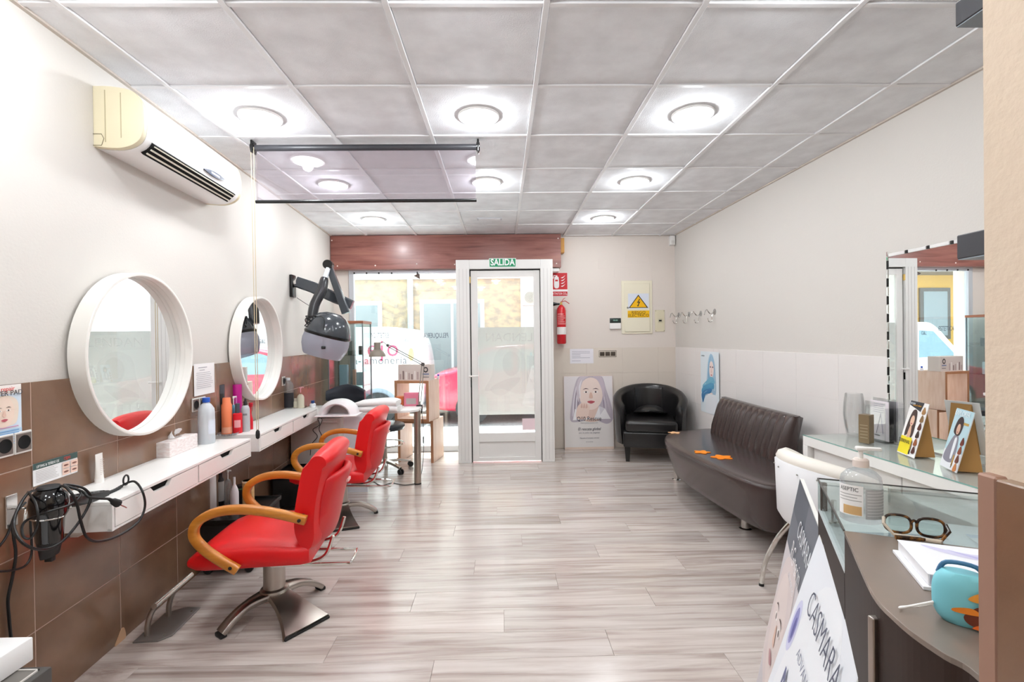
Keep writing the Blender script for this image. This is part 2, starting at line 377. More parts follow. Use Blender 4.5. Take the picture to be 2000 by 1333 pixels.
# chip at the foot of the left wall showing bare screed
c0 = LP(233, 1242, .013)
G().prism(blob((-.03, .0), (.035, .0), (.03, .05), (.012, .055), (-.01, .03)), 0, .0035, 'yz').obj('plaster_chip', mat('bare_plaster', '#c79f7d', .9), wl, (c0.x, c0.y, .0)).rotation_euler[2] = AL

# ---- wood fascia over the shop window
b0, b1 = YP(645, 461, 5.93), YP(1096, 523, 5.93)
tr1 = struct(G().box(XL(5.93) + .005, b1.x, 5.93, YB, b1.z + .004, CEIL - .004, .002, 1).obj('trim_1', M_fascia, sm=False))
for (a, b) in ((648, 470), (659, 520), (733, 519), (814, 516), (888, 517), (1090, 466), (1087, 515)):
    p = YP(a, b, 5.93); G().ball((p.x, 5.929, p.z), (.008, .005, .008), 8).obj('screw_cap', mc('#f6e9e2'), tr1)
struct(G().box(b1.x + .002, b1.x + .05, 5.99, YB, 2.42, 2.60, .003, 1).obj('trim_2', mat('pine_block', '#c9913f', .5), sm=False))
struct(G().box(.55, b1.x - .02, 5.96, YB, b1.z - .04, b1.z - .001, .004).obj('trim_3', M_white, sm=False))

# ---- shop window
w1 = thing('window_1', 'shop window', 'window'); del w1['label']; del w1['category']; w1['kind'] = 'structure'
wx0, wx1, wz0, wz1 = YP(684, 700, 6.05).x, -.46, .03, YP(700, 527, 6.05).z
G().box(wx0, wx1, 6.03, 6.09, wz1 - .055, wz1 + .03, .003).box(wx0, wx1, 6.03, 6.09, 0, wz0 + .045, .003).box(wx0 + .001, wx0 + .06, 6.031, 6.089, wz0 + .044, wz1 - .054, .003).box(wx1 - .05, wx1 - .001, 6.031, 6.089, wz0 + .044, wz1 - .054, .003).obj('window_frame', M_alu, w1, sm=False)
G().box(wx0 + .055, wx1 - .045, 6.055, 6.063, wz0 + .04, wz1 - .05).obj('pane', M_glass, w1, sm=False)
for a in (692, 716, 740, 765): p = YP(a, 534, 6.03); G().ball((p.x, 6.028, p.z), .011, 10).obj('stud', M_blackm, w1)
lt = mat('vinyl_lettering', '#5b6470', .6)
for s, a, b, c, sz in (('ESTETICA', 742, 656, 0, .085), ('PELUQUERIA', 852, 656, 0, .085), ('G&L', 793, 664, 0, .07)):
    p = YP(a, b, 6.05); e = text(w1, s, sz, 0, 0, lt, 0, mirror=True, shear=.15, sx=.62 if c == 0 else 1); e.location = (p.x, 6.05, p.z); e.rotation_euler[2] = -PI / 2
cl = thing('clip_spotlight', 'small dark clip-on spotlight hanging at the top of the shop window', 'spotlight', YP(815, 536, 6.0))
G().tube([(0, 0, .03), (0, -.004, .0), (.004, -.01, -.012)], .007).obj('bracket', M_blackm, cl)
G().lathe([(.012, .02), (.022, .0), (.045, -.03), (.042, -.03), (.01, -.005)], 16, (.012, -.012, -.015), Matrix.Rotation(.5, 3, 'Y')).obj('shade', mat('bronze_grey', '#7b706c', .4, .5), cl)

# ---- door with frame
DY = 5.48
d1 = thing('door_1', 'door', 'door'); del d1['label']; del d1['category']; d1['kind'] = 'structure'
dx0, dx1, dz1 = YP(893, 700, DY).x, YP(1081, 700, DY).x, YP(985, 508, DY).z
gx0, gx1 = YP(919, 700, DY).x, YP(1057, 700, DY).x; gz1 = YP(985, 526, DY).z
fr = G().box(dx0, gx0, DY - .03, DY + .05, 0, dz1, .004).box(gx1, dx1, DY - .03, DY + .05, 0, dz1, .004).box(gx0, gx1, DY - .03, DY + .05, gz1, dz1, .004)
fr.box(dx0 + .01, dx0 + .05, DY + .05, YB + .1, 0, dz1 - .02).box(dx1 - .05, dx1 - .01, DY + .05, YB + .1, 0, dz1 - .02).box(dx0 + .01, dx1 - .01, DY + .05, YB + .1, dz1 - .06, dz1 - .02)
fr = fr.obj('door_frame', M_pvc, d1, sm=False)
for k in range(3):
    a = dx0 + .035 + .04 * k; G().box(a, a + .004, DY - .032, DY - .028, .03, dz1 - .1).obj('groove', mc('#cfccc9'), d1, sm=False)
    a = gx1 + .035 + .04 * k; G().box(a, a + .004, DY - .032, DY - .028, .03, dz1 - .1).obj('groove', mc('#cfccc9'), d1, sm=False)
lx0, lx1 = gx0 + .012, gx1 - .008; lz1 = gz1 - .015; pz = YP(985, 846, DY).z; rz_ = YP(985, 858, DY).z
leaf = G().box(lx0, lx0 + .075, DY + .0, DY + .045, .012, lz1, .003).box(lx1 - .07, lx1, DY + .0, DY + .045, .012, lz1, .003).box(lx0 + .074, lx1 - .069, DY + .001, DY + .044, lz1 - .07, lz1 - .001, .002).box(lx0 + .074, lx1 - .069, DY - .004, DY + .044, rz_ - .03, pz, .003).box(lx0 + .074, lx1 - .069, DY + .001, DY + .044, .013, .055, .002)
leaf = leaf.obj('door_leaf', M_pvc, d1, sm=False)
G().box(lx0 + .07, lx1 - .065, DY + .014, DY + .03, .05, rz_ - .02, .006).obj('kick_panel', M_pvc, leaf, sm=False)
G().box(lx0 + .07, lx1 - .065, DY + .018, DY + .024, pz - .01, lz1 - .06).obj('pane', M_glass, leaf, sm=False)
G().box(lx0 - .012, lx0, DY + .012, DY + .03, 0, gz1).box(lx1, lx1 + .008, DY + .012, DY + .03, 0, gz1).box(lx0, lx1, DY + .012, DY + .03, lz1, gz1).obj('gasket', M_blackm, d1, sm=False)
p = YP(914, 547, DY - .02); G().cyl((p.x + .01, DY - .008, p.z - .035), (p.x + .01, DY - .008, p.z + .035), .018, n=14).obj('hinge', mat('brass', '#d8b46a', .3, .6), d1)
p = YP(917, 750, DY - .02); G().box(p.x - .014, p.x + .014, DY - .02, DY + .01, p.z - .045, p.z + .045, .004).obj('lock_plate', M_black, leaf)
G().tube([(p.x, DY - .01, p.z + .085), (p.x, DY - .05, p.z + .085), (p.x + .1, DY - .055, p.z + .085)], .009).obj('door_handle', M_white, leaf)
# poster seen from its back, stuck to the street side of the pane, and a small pink sticker
po = thing('door_poster', 'large grey poster seen from behind on the glass of the entrance door', 'poster', (0, 0, 0))
a, b = YP(934, 640, DY + .03), YP(1056, 809, DY + .03)
M_pback = glassmat('poster_back', '#ffffff', .0, .5, .95, '#b8b5b3', .6)
G().quad((a.x, DY + .027, b.z), (b.x, DY + .027, b.z), (b.x, DY + .027, a.z), (a.x, DY + .027, a.z)).obj('sheet', M_pback, po, sm=False)
cx_, cz_ = (a.x + b.x) / 2, (a.z + b.z) / 2
lt_ = text(po, 'LENDAN', .135, 0, 0, ghost('#f4f3f2'), 0, mirror=True); lt_.location = (cx_, DY + .024, a.z - .12); lt_.rotation_euler[2] = -PI / 2
g_ = prints(po, [(blob((-.2, -.05), (-.15, .2), (0, .28), (.16, .18), (.2, -.02), (.28, -.2), (.1, -.26), (-.1, -.2), (-.28, -.22)), ghost('#e2d9d4')), (ell(.02, .08, .1, .14), ghost('#e6dad3')), (blob((-.22, -.2), (-.05, -.1), (.12, -.08), (.05, -.18), (-.1, -.28)), ghost('#e5dcd7')), (rect(-.26, -.14, -.45, -.3), ghost('#dcdada')), (rect(-.06, 0, -.46, -.28), ghost('#e9e8e8')), (rect(.1, .3, -.34, -.31), ghost('#ececec')), (rect(.12, .28, -.4, -.37), ghost('#ececec'))], 0)
g_.location = (cx_, DY + .0255, cz_); g_.rotation_euler[2] = -PI / 2
a, b = YP(1020, 818, DY + .015), YP(1056, 840, DY + .015)
st = tag(G().box(a.x, b.x, DY + .0165, DY + .0172, b.z, a.z).obj('sticker', mat('pink_sticker', '#ecd5da', .6), sm=False), 'small pale pink sticker low on the glass of the entrance door', 'sticker')
# exit sign on the door head
a, b = YP(955, 505, DY - .035), YP(1008, 522, DY - .035)
es = thing('exit_sign', 'green exit sign with white SALIDA lettering above the door', 'sign', ((a.x + b.x) / 2, DY - .031, (a.z + b.z) / 2), -PI / 2)
hw, hh = (b.x - a.x) / 2, (a.z - b.z) / 2
G().box(0, .004, -hw, hw, -hh, hh).obj('panel', mc('#e9f5ee'), es, sm=False)
G().box(.002, .005, -hw + .006, hw - .006, -hh + .006, hh - .006).obj('field', mat('sign_green', '#0f9460', .5), es, sm=False)
text(es, 'SALIDA', .098, 0, .002, mc('#ffffff'), .0055, sx=.83, thin=-.025)

# ================================================================== CEILING FITTINGS
lamp_me = {}
def downlight(x, y, label):
    t = thing('ceiling_light', label, 'ceiling light', (x, y, CEIL), 0, 'round ceiling lights')
    if not lamp_me:
        lamp_me['r'] = G().lathe([(.098, .001), (.100, -.006), (.112, -.009), (.116, -.004), (.116, .003), (.098, .003)], 36).mesh('rim', M_white)
        lamp_me['d'] = G().lathe([(.0, -.002), (.099, -.002), (.099, -.0045), (.0, -.0065)], 36).mesh('diffuser', mat('lamp_diffuser', '#fffdf8', .5, emit=9.))
        ld = bpy.data.lights.new('lamp_glow', 'AREA'); ld.shape = 'DISK'; ld.size = .19; ld.energy = LAMP_W; ld.color = (.90, .955, 1.); lamp_me['l'] = ld
        lg_ = bpy.data.lights.new('lamp_halo', 'POINT'); lg_.energy = LAMP_W * HALO; lg_.shadow_soft_size = .032; lg_.color = (.90, .955, 1.); lamp_me['h'] = lg_
    link(lamp_me['r'], 'rim', t); link(lamp_me['d'], 'diffuser', t); link(lamp_me['l'], 'lamp_glow', t, (0, 0, -.012)); link(lamp_me['h'], 'lamp_halo', t, (0, 0, -.042))
for x, y, s in ((-1.335, 2.785, 'white round ceiling light beside the air conditioner'), (-.115, 2.78, 'round ceiling light just in front of the free end of the clear blind'), (1.095, 2.765, 'round ceiling light over the floor before the rectangular mirror'),
                (-1.34, 3.99, 'round ceiling light seen through the clear blind'), (-.11, 3.955, 'round ceiling light just beyond the free end of the clear blind'), (1.09, 3.962, 'round ceiling light over the space before the brown bench'),
                (-1.325, 5.16, 'round ceiling light above the black hood dryer end of the room'), (1.088, 5.19, 'round ceiling light before the grey fuse box wall'),
                (-1.335, 1.58, 'round ceiling light over the wall shelf with the hair dryer'), (-.115, 1.58, 'round ceiling light in the middle of the salon over the entry passage'), (1.095, 1.58, 'round ceiling light over the curved reception desk'),
                (-1.1, .3, 'round ceiling light in the passage beside the left wall'), (-.115, .3, 'round ceiling light in the passage beside the partition'), (-.5, -1.1, 'round ceiling light at the far end of the passage')):
    downlight(x, y, s)
a, b = FP(934, 428, CEIL), FP(978, 428, CEIL)
v = thing('ceiling_vent', 'small slotted air vent in the ceiling near the shop window', 'vent', ((a.x + b.x) / 2, a.y, CEIL))
G().box(-.13, .13, -.045, .045, -.006, .004, .002).obj('frame', mat('vent_grey', '#cdd0d6', .4), v, sm=False)
for k in range(4): G().box(-.115, .115, -.036 + .02 * k, -.026 + .02 * k, -.009, -.005).obj('slat', mc('#f3f3f5'), v, sm=False)
# ---- clear roller blind on black tubes
BY = 3.12
t = thing('roller_blind', 'rolled clear plastic blind with black tubes hanging from the ceiling', 'blind', (0, BY, CEIL))
p0, p1 = YP(495, 291, BY), YP(934, 286, BY); q0, q1 = YP(500, 394, BY), YP(931, 392, BY)
zt, zb = (p0.z + p1.z) / 2 - CEIL, (q0.z + q1.z) / 2 - CEIL
G().cyl((p0.x + .012, 0, zt), (p1.x - .008, 0, zt), .019, n=20).obj('roller_tube', mat('charcoal_tube', '#3a3a3e', .4), t)
G().cyl((q0.x, .0, zb), (q1.x, .0, zb), .0105, n=14).obj('bottom_bar', M_black, t)
G().box(q0.x + .004, q1.x - .004, -.0005, .0005, zb, zt).obj('film', M_film, t, sm=False)
for x in (p0.x, p1.x):
    G().box(x - .006, x + .006, -.03, .03, zt - .035, 0.0, .003).cyl((x - .01, 0, zt), (x + .01, 0, zt), .03, n=18).obj('bracket', M_black, t)
cz = YP(505, 848, BY).z - CEIL
G().tube([(p0.x - .006, -.02, zt), (p0.x + .002, -.02, cz + .02), (p0.x + .008, -.02, cz), (p0.x + .012, -.018, cz + .02), (p0.x + .01, -.018, zt)], .0022, 6).obj('pull_cord', mat('cord_beige', '#c9b99a', .6), t)
G().lathe([(.004, .03), (.011, .02), (.013, 0), (.011, -.022), (.004, -.028)], 12, (p0.x + .008, -.02, cz - .0)).obj('cord_weight', M_blackm, t)

# ================================================================== LEFT WALL
# ---- air conditioner
AY0 = 2.215
t = on_left('air_conditioner', 'yellowed white split air conditioner high on the left wall', 'air conditioner', AY0, 2.26)
prof = catmull([(0, 0), (.10, -.006), (.165, .012), (.2, .05), (.21, .12), (.2, .2), (.165, .25), (.08, .268), (0, .268)], 5)
AL_ = .955
pr = [(q.x, q.y) for q in prof]
G().prism(pr, .03, AL_ - .03, 'xz').obj('casing', mat('ac_white', '#f6f5f4', .22, coat=.3), t)
for a, b in ((0, .03), (AL_ - .03, AL_)): G().prism(pr, a, b, 'xz', .004).obj('end_cap', mat('ac_yellowed', '#e3d9bb', .45), t)
G().box(.05, .053, -.002, .0, .02, .25).box(.115, .118, -.0015, .0, .04, .24).obj('seam', mc('#b9ad8c'), t, sm=False)
G().tube([(.0, -.001, .055), (.035, -.001, .055), (.045, -.001, .035), (.035, -.001, .005), (0, -.001, .005)], .0012, 6).obj('pipe_knockout', mc('#6b5d3c'), t)
# outlet: dark slot with vanes on the lower curve
def onprof(s):  # point on the lower front curve, s 0..1
    i = 4 + s * 11; k = int(i); f = i - k; return prof[k].lerp(prof[k + 1], f)
sl0, sl1 = onprof(.42), onprof(1.0)
dv = (sl1 - sl0).normalized(); nv = Vector((dv.y, -dv.x, 0))
def strip(a, b, o0, o1, y0, y1):
    A, B = sl0 + dv * a, sl0 + dv * b; return [(A + nv * o0), (B + nv * o0), (B + nv * o1), (A + nv * o1)], y0, y1
L_ = (sl1 - sl0).length
g, y0, y1 = strip(0, L_, -.01, .013, .075, AL_ - .085); G().prism([(p.x, p.y) for p in g], y0, y1, 'xz').obj('outlet_slot', M_dark, t, sm=False)
for a, b in ((.16, .27), (.52, .63), (.86, .93)):
    g, y0, y1 = strip(a * L_, b * L_, .012, .018, .085, AL_ - .095); G().prism([(p.x, p.y) for p in g], y0, y1, 'xz').obj('vane', mc('#e8e3d3'), t, sm=False)
dl = G().prism(blob((.50, .075), (.56, .092), (.66, .098), (.73, .09), (.68, .073), (.6, .066), n=6), .207, .214, 'yz').obj('display_window', mat('smoked_lens', '#3c4250', .15), t)
G().box(.2135, .2145, .575, .665, .078, .088).obj('display_label', mc('#b9bfd2'), dl, sm=False)

# ---- round mirrors with deep white rims
def round_mirror(Y, z, label):
    t = on_left('round_mirror', label, 'mirror', Y, z, .013, 'round wall mirrors'); MY = Matrix.Rotation(PI / 2, 3, 'Y'); R_ = .392; D_ = .072
    G().lathe([(R_ - .016, 0), (R_, 0), (R_, D_ - .003), (R_ - .003, D_), (R_ - .013, D_), (R_ - .016, D_ - .003), (R_ - .016, 0)], 72, M=MY).obj('rim', mat('mirror_rim', '#efece6', .35), t)
    G().lathe([(0, .012), (R_ - .017, .012), (R_ - .017, .006), (.0, .006)], 72, M=MY).obj('mirror_glass', M_mirror, t, sm=False)
    G().lathe([(R_ - .0165, .034), (R_ - .0155, .034), (R_ - .0155, .037), (R_ - .0165, .037)], 72, M=MY).obj('rim_groove', mc('#bdb6ac'), t)
MZ = 1.333
round_mirror(2.425, MZ, 'round mirror in a deep white rim above the shelf with the hair dryer')
round_mirror(LP(442.5, 680).y + .392, MZ, 'round mirror in a deep white rim that reflects the hood dryer')

# ---- white wall shelves with drawers
def wall_shelf(Y0, Y1, label):
    t = on_left('wall_shelf', label, 'shelf', Y0, .672, .013, 'white drawer shelves'); Ln = (Y1 - Y0) * 1.002; D = .272; H = .113
    G().box(0, D, 0, Ln, H - .014, H, .002).box(0, D - .018, 0, .014, 0, H - .014, .001).box(0, D - .018, Ln - .014, Ln, 0, H - .014, .001).box(0, D - .02, .01, Ln - .01, .001, .008).box(0, .012, .01, Ln - .01, 0, H - .01).box(D - .03, D - .004, Ln / 2 - .004, Ln / 2 + .004, .004, H - .012).box(D - .02, D - .002, 0, Ln, 0, .01, .001).box(D - .018, D - .001, 0, .012, 0, H - .014).box(D - .018, D - .001, Ln - .012, Ln, 0, H - .014).obj('carcass', M_white, t, sm=False)
    for k in range(2):
        a, b = .014 + k * (Ln / 2 - .008), Ln / 2 - .006 + k * (Ln / 2 - .008); m_ = (a + b) / 2
        poly = [(a + .002, .013), (b - .002, .013), (b - .002, H - .017), (m_ + .075, H - .017), (m_ + .05, H - .042), (m_ - .05, H - .042), (m_ - .075, H - .017), (a + .002, H - .017)]
        G().prism(poly, D - .016, D, 'yz').obj('drawer', mat('drawer_front', '#f1eeea', .4), t, sm=False)
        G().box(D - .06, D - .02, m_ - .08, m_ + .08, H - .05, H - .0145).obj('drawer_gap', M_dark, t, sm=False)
    for yy in (.17, Ln - .17):
        G().prism([(0, 0), (.14, 0), (.14, -.02), (.03, -.075), (0, -.075)], yy - .012, yy + .012, 'xz', .002).obj('bracket', mat('bracket_white', '#ece3da', .5), t, sm=False)
        G().box(.055, .12, yy - .006, yy + .006, -.026, 0).obj('bracket_foot', mc('#ddd0c6'), t, sm=False)
    return t
S1a, S1b = 1.873, 3.063
S2a, S2b = 3.19, 4.405
wall_shelf(S1a, S1b, 'white wall shelf with two drawers beside the hanging hair dryer')
wall_shelf(S2a, S2b, 'white wall shelf with two drawers ending at the manicure table')
ST = .785

# ---- lathe-turned bottles from their place in the photo
def spot(x, yb, z): return FP(x, yb, z)
def bottle(name, label, cat, x, yb, yt, wpx, z, body, parts, group=None):
    """body: (profile of r,z in units of half width / height, material); parts: name, profile, material"""
    p = spot(x, yb, z); H = (yb - yt) * p.y / FOC; R = wpx / 2 * p.y / FOC
    t = thing(name, label, cat, p, AL, group)
    G().lathe([(r * R, q * H) for r, q in body[0]], 24).obj('body', body[1], t)
    for nm, pf, m in parts:
        if callable(pf): pf(t, R, H, nm, m)
        else: G().lathe([(r * R, q * H) for r, q in pf], 20).obj(nm, m, t)
    return t
CAN = [(0, 0), (.95, 0), (1, .01), (1, .99), (.96, 1), (0, 1)]
def cyl_p(r, a, b): return [(0, a), (r, a), (r, b - .004), (r * .95, b), (0, b)]
def pump(t, R, H, nm, m):
    G().cyl((0, 0, H * .72), (0, 0, H * .93), R * .14).cyl((0, 0, H * .92), (0, 0, H * .985), R * .3, R * .34).box(-.001, R * .95, -R * .13, R * .13, H * .945, H * .985, .001).obj(nm, m, t)
def trigger(t, R, H, nm, m):
    G().cyl((0, 0, H * .72), (0, 0, H * .82), R * .4).box(-R * .5, R * 1.05, -R * .28, R * .28, H * .82, H * .97, .003).tube([(R * .6, 0, H * .86), (R * .85, 0, H * .76), (R * .7, 0, H * .66)], R * .12).obj(nm, m, t)
def label_wrap(col, a, b, k=1.01, arc=None):
    def f(t, R, H, nm, m):
        n = 16; A0, A1 = arc or (-2.2, .9)
        V = [(R * k * math.cos(A0 + (A1 - A0) * i / n), R * k * math.sin(A0 + (A1 - A0) * i / n), zz * H) for zz in (a, b) for i in range(n + 1)]
        g = G(); g._add(V, [(i, i + 1, n + 2 + i, n + 1 + i) for i in range(n)]); g.obj(nm, mc(col), t)
    return f
M_hdpe = mat('milky_plastic', '#e6ecf2', .35, trans=.25)
M_clr = glassmat('clear_bottle', '#eef3f5', .12, .05, .12, '#f3f6f8')
bottle('jug', 'large milky plastic bottle with a blue cap on the white shelf', 'bottle', 404, 866, 778, 29, ST, ([(0, 0), (.94, 0), (1, .02), (1, .66), (.93, .76), (.6, .85), (.36, .89), (.36, .91), (0, .91)], M_hdpe),
       [('cap', cyl_p(.46, .9, 1.), mat('blue_cap', '#2a5cc0', .4)), ('label', label_wrap('#dfe6f2', .22, .52, 1.01, (-.9, .5)), None)])
bottle('spray_can', 'tall black hairspray can among the bottles on the shelf', 'can', 428.5, 846, 753, 20, ST, (CAN, mat('can_black', '#1f1e20', .35)), [('cap', cyl_p(1.02, .82, 1.), mat('cap_grey', '#4a4a50', .4)), ('label', label_wrap('#57555a', .1, .6, 1.01, (-1.5, -.9)), None)])
bottle('spray_can', 'orange aerosol can beside the tall black can', 'can', 443.5, 848, 778, 18.5, ST, (CAN[:3] + [(1, .8), (.8, .85), (.76, .98), (.7, 1), (0, 1)], mat('can_orange', '#f0855a', .4)), [('label', label_wrap('#e9a184', .04, .2, 1.012), None)])
bottle('spray_can', 'magenta hairspray can behind the small red jar', 'can', 463.5, 836, 752, 18, ST, (CAN, mat('can_magenta', '#b5087e', .35)), [('label', label_wrap('#d67bbd', .55, .75, 1.01, (-1.4, -1.1)), None)])
bottle('pump_bottle', 'teal pump bottle with white pump between the orange and magenta cans', 'bottle', 457, 843, 774, 12, ST, (CAN[:3] + [(1, .66), (.6, .72), (.4, .74), (0, .74)], mat('teal_plastic', '#4f7f94', .4)), [('pump', pump, mc('#f2f2f2'))])
bottle('jar', 'small red bottle with dark lid in front of the magenta can', 'jar', 464.5, 846, 789, 16.5, ST, (CAN[:3] + [(1, .62), (.95, .66), (.6, .68), (0, .68)], mat('red_plastic', '#d81d2c', .35)), [('lid', cyl_p(.52, .66, 1.), mat('lid_slate', '#4a5058', .4)), ('label', label_wrap('#f2a8ac', .2, .45, 1.012, (-1.9, -.5)), None)])
bottle('spray_bottle', 'silver grey spray bottle with black nozzle on the shelf', 'bottle', 480, 843, 780, 15.5, ST, (CAN[:3] + [(1, .68), (.8, .76), (.5, .8), (0, .8)], mat('silver_plastic', '#b9bcbf', .35)), [('nozzle', cyl_p(.42, .78, .93), M_blackm), ('tip', cyl_p(.22, .92, 1.), M_blackm), ('label', label_wrap('#7a7d80', .5, .56, 1.012, (-1.8, -.8)), None)])
bottle('spray_bottle', 'red trigger spray bottle at the far end of the bottle group', 'bottle', 489.5, 839, 786, 9, ST, (CAN[:3] + [(1, .38), (.6, .5), (.42, .6), (.42, .72), (0, .72)], mat('red_plastic', '#d81d2c', .35)), [('trigger', trigger, mat('trigger_red', '#c01f2f', .4))])
bottle('bottle', 'clear bottle with a black label at the corner of the far shelf', 'bottle', 563, 798, 739, 20, ST, (CAN[:3] + [(1, .72), (.9, .82), (.42, .9), (.4, .93), (0, .93)], M_clr), [('cap', cyl_p(.4, .92, 1.), mc('#eceff2')), ('label', label_wrap('#26262b', .04, .52, 1.012), None)])
bottle('pump_bottle', 'cream bottle with a pink pump beside the clear bottle', 'bottle', 587.5, 797, 756, 13, ST, (CAN[:3] + [(1, .5), (.8, .58), (.4, .64), (0, .64)], mat('cream_plastic', '#ddd8c2', .4)), [('pump', pump, mc('#e3a9b4'))])
bottle('small_bottle', 'tiny cream jar with a rounded lid beside the pink pump bottle', 'jar', 577.5, 797, 779, 11, ST, ([(0, 0), (1, .05), (1, .5), (.8, .7), (0, .75)], mat('cream_plastic', '#ddd8c2', .4)), [('lid', cyl_p(.6, .7, 1.), mc('#c9bfae'))])
bottle('small_bottle', 'small white bottle with a blue cap at the end of the far shelf', 'bottle', 611, 796, 783, 11, ST, (CAN[:3] + [(1, .5), (.6, .6), (0, .6)], mc('#eef1f6')), [('cap', cyl_p(.6, .55, 1.), mat('navy_cap', '#23447c', .4))])
bottle('spray_bottle', 'clear spray bottle with white nozzle behind the tissue box', 'bottle', 366, 866, 804, 16, ST, (CAN[:3] + [(1, .5), (.8, .58), (.5, .66), (0, .66)], M_clr), [('nozzle', cyl_p(.5, .64, .86), mc('#f2f1ef')), ('tip', cyl_p(.28, .85, 1.), mc('#eae6e0'))])
# clear glass dish under the cans
p = spot(446, 850, ST); d = tag(G().lathe([(0, .001), (.05, .001), (.062, .016), (.066, .016), (.052, 0), (0, 0)], 28).obj('glass_dish', M_clr, None, p), 'shallow clear glass dish under the orange can', 'dish')
# tissue box
p = spot(334, 889, ST); t = thing('tissue_box', 'pale pink patterned tissue box on the white shelf below the mirror', 'tissue box', (p.x - .03, p.y - .02, ST), AL)
M_tis = mat('tissue_pattern', '#e7d9d6', .6, noise=('#f4eeec', 40, .4, .6, (1, 1, 3)))
G().box(-.06, .065, -.05, .215, 0, .078, .003).obj('box', M_tis, t, sm=False)
G().prism(blob((-.02, .06), (.025, .05), (.03, .09), (.02, .14), (-.025, .13)), .0782, .0795).obj('opening', mc('#bfb2b0'), t)
sec = []
for k in range(9):
    a = k / 8; sec.append([(.004 + .02 * math.sin(6 * a), .05 + .1 * a, .07), (.012 * math.sin(9 * a + 1), .05 + .1 * a + .006 * math.sin(5 * a), .105 + .015 * math.sin(11 * a)), (.02 * math.cos(7 * a), .052 + .1 * a, .112 + .012 * math.cos(8 * a)), (-.018, .05 + .1 * a, .07)])
G().ring(sec).obj('tissue', M_paper, t)
# white tube standing on the shelf
p = spot(184, 943, ST); t = thing('cream_tube', 'white squeeze tube standing on its cap against the brown tiles', 'tube', (p.x + .022, p.y, ST), AL); H = .125
G().ring([[(x * .016 * (1 - k / 6 * .85), y_ * (.016 + .005 * k / 6), .015 + (H - .015) * k / 6) for x, y_ in ell(0, 0, 1, 1, 16)] for k in range(7)]).obj('body', mc('#f1ede8'), t)
G().cyl((0, 0, 0), (0, 0, .018), .0165).obj('cap', mc('#f6f3ef'), t)
prints(t, rule_lines(-.012, .012, .1, 9, .008, '#b8aca4', .0016), .013, .0, name='print')
# notices, socket frames and posters on the tiles
def wall_sheet(fn, name, label, cat, corners, o, shapes, col='#f6f5f5', curl=0.):
    """corners px: top-left, top-right, bottom-left on the left wall"""
    A, B, C_ = (LP(x, y, o) for x, y in corners); w = (B - A).length; h = A.z - C_.z
    t = fn(name, label, cat, A.y, C_.z, o)
    n = 6; V = [(curl * math.sin(PI * i / n) * .5 + .0005, w * i / n, h * j) for j in (0, 1) for i in range(n + 1)]
    g = G(); g._add(V, [(i, i + 1, n + 2 + i, n + 1 + i) for i in range(n)]); g.obj('sheet', mat('sheet_' + col[1:], col, .55), t)
    if shapes: prints(t, shapes(w, h), .0015 + curl * .5)
    return t, w, h
def sh_notice(w, h):
    s = [(rect(w * .2, w * .62, h * .86, h * .885), '#a8a6ae'), (rect(w * .25, w * .5, h * .78, h * .8), '#a8a6ae')]
    for k in range(9): s.append((rect(w * (.08 + .05 * random.random()), w * (.75 + .15 * random.random()), h * (.7 - .06 * k), h * (.715 - .06 * k)), '#b3b1b8'))
    return s
wall_sheet(on_left, 'notice', 'white printed notice taped between the two round mirrors', 'notice', ((378, 712), (418, 704), (380, 775)), .016, sh_notice)
SKIN, SKIN2 = '#f0d9c9', '#e3bfae'
def face(cx, cy, r, hair=None, tone=SKIN, lips='#c0606a', eye='#5b4a44'):
    s = [(ell(cx, cy, r * .74, r, 28), tone)]
    for k in (-1, 1):
        s += [(ell(cx + k * r * .3, cy + r * .1, r * .15, r * .055, 12), '#fbf6f2'), (ell(cx + k * r * .3, cy + r * .1, r * .06, r * .058, 10), eye), (blob((cx + k * r * .12, cy + r * .27), (cx + k * r * .32, cy + r * .34), (cx + k * r * .5, cy + r * .24), (cx + k * r * .32, cy + r * .29)), eye)]
    s += [(blob((cx - r * .05, cy + r * .05), (cx + r * .05, cy + r * .05), (cx + r * .12, cy - r * .24), (cx, cy - r * .3), (cx - r * .12, cy - r * .24)), SKIN2), (blob((cx - r * .24, cy - r * .5), (cx, cy - r * .43), (cx + r * .24, cy - r * .5), (cx, cy - r * .62)), lips)]
    return s
t, w, h = wall_sheet(on_left, 'poster', 'pale blue beauty poster with a face on the brown tiles above the sockets', 'poster', ((-60, 760), (39, 750), (-60, 895)), .0135, lambda w, h: [(rect(0, w, 0, h), '#d8e6f2'), (rect(0, w, h * .86, h), '#f3eee9'), (rect(0, w, 0, h * .3), '#b7d3ea')] + [(blob((w * .3, h * .4), (w * .3, h * .75), (w * .62, h * .84), (w * .9, h * .75), (w * .92, h * .5), (w * .8, h * .36)), '#ecdccc')] + face(w * .62, h * .58, w * .3) + [(rect(w * .1, w * .92, h * (.27 - .04 * k), h * (.285 - .04 * k)), '#7aa5d0') for k in range(6)] + [(rect(w * .1, w * .9, h * .33, h * .345), '#c98fb0')], '#dce8f2', .002)
text(t, 'POWER PAD', w * .14, w * .6, h * .87, mc('#3f3a3a'), .0085); text(t, 'repair', w * .12, w * .68, h * .94, mc('#d8423c'), .0085)
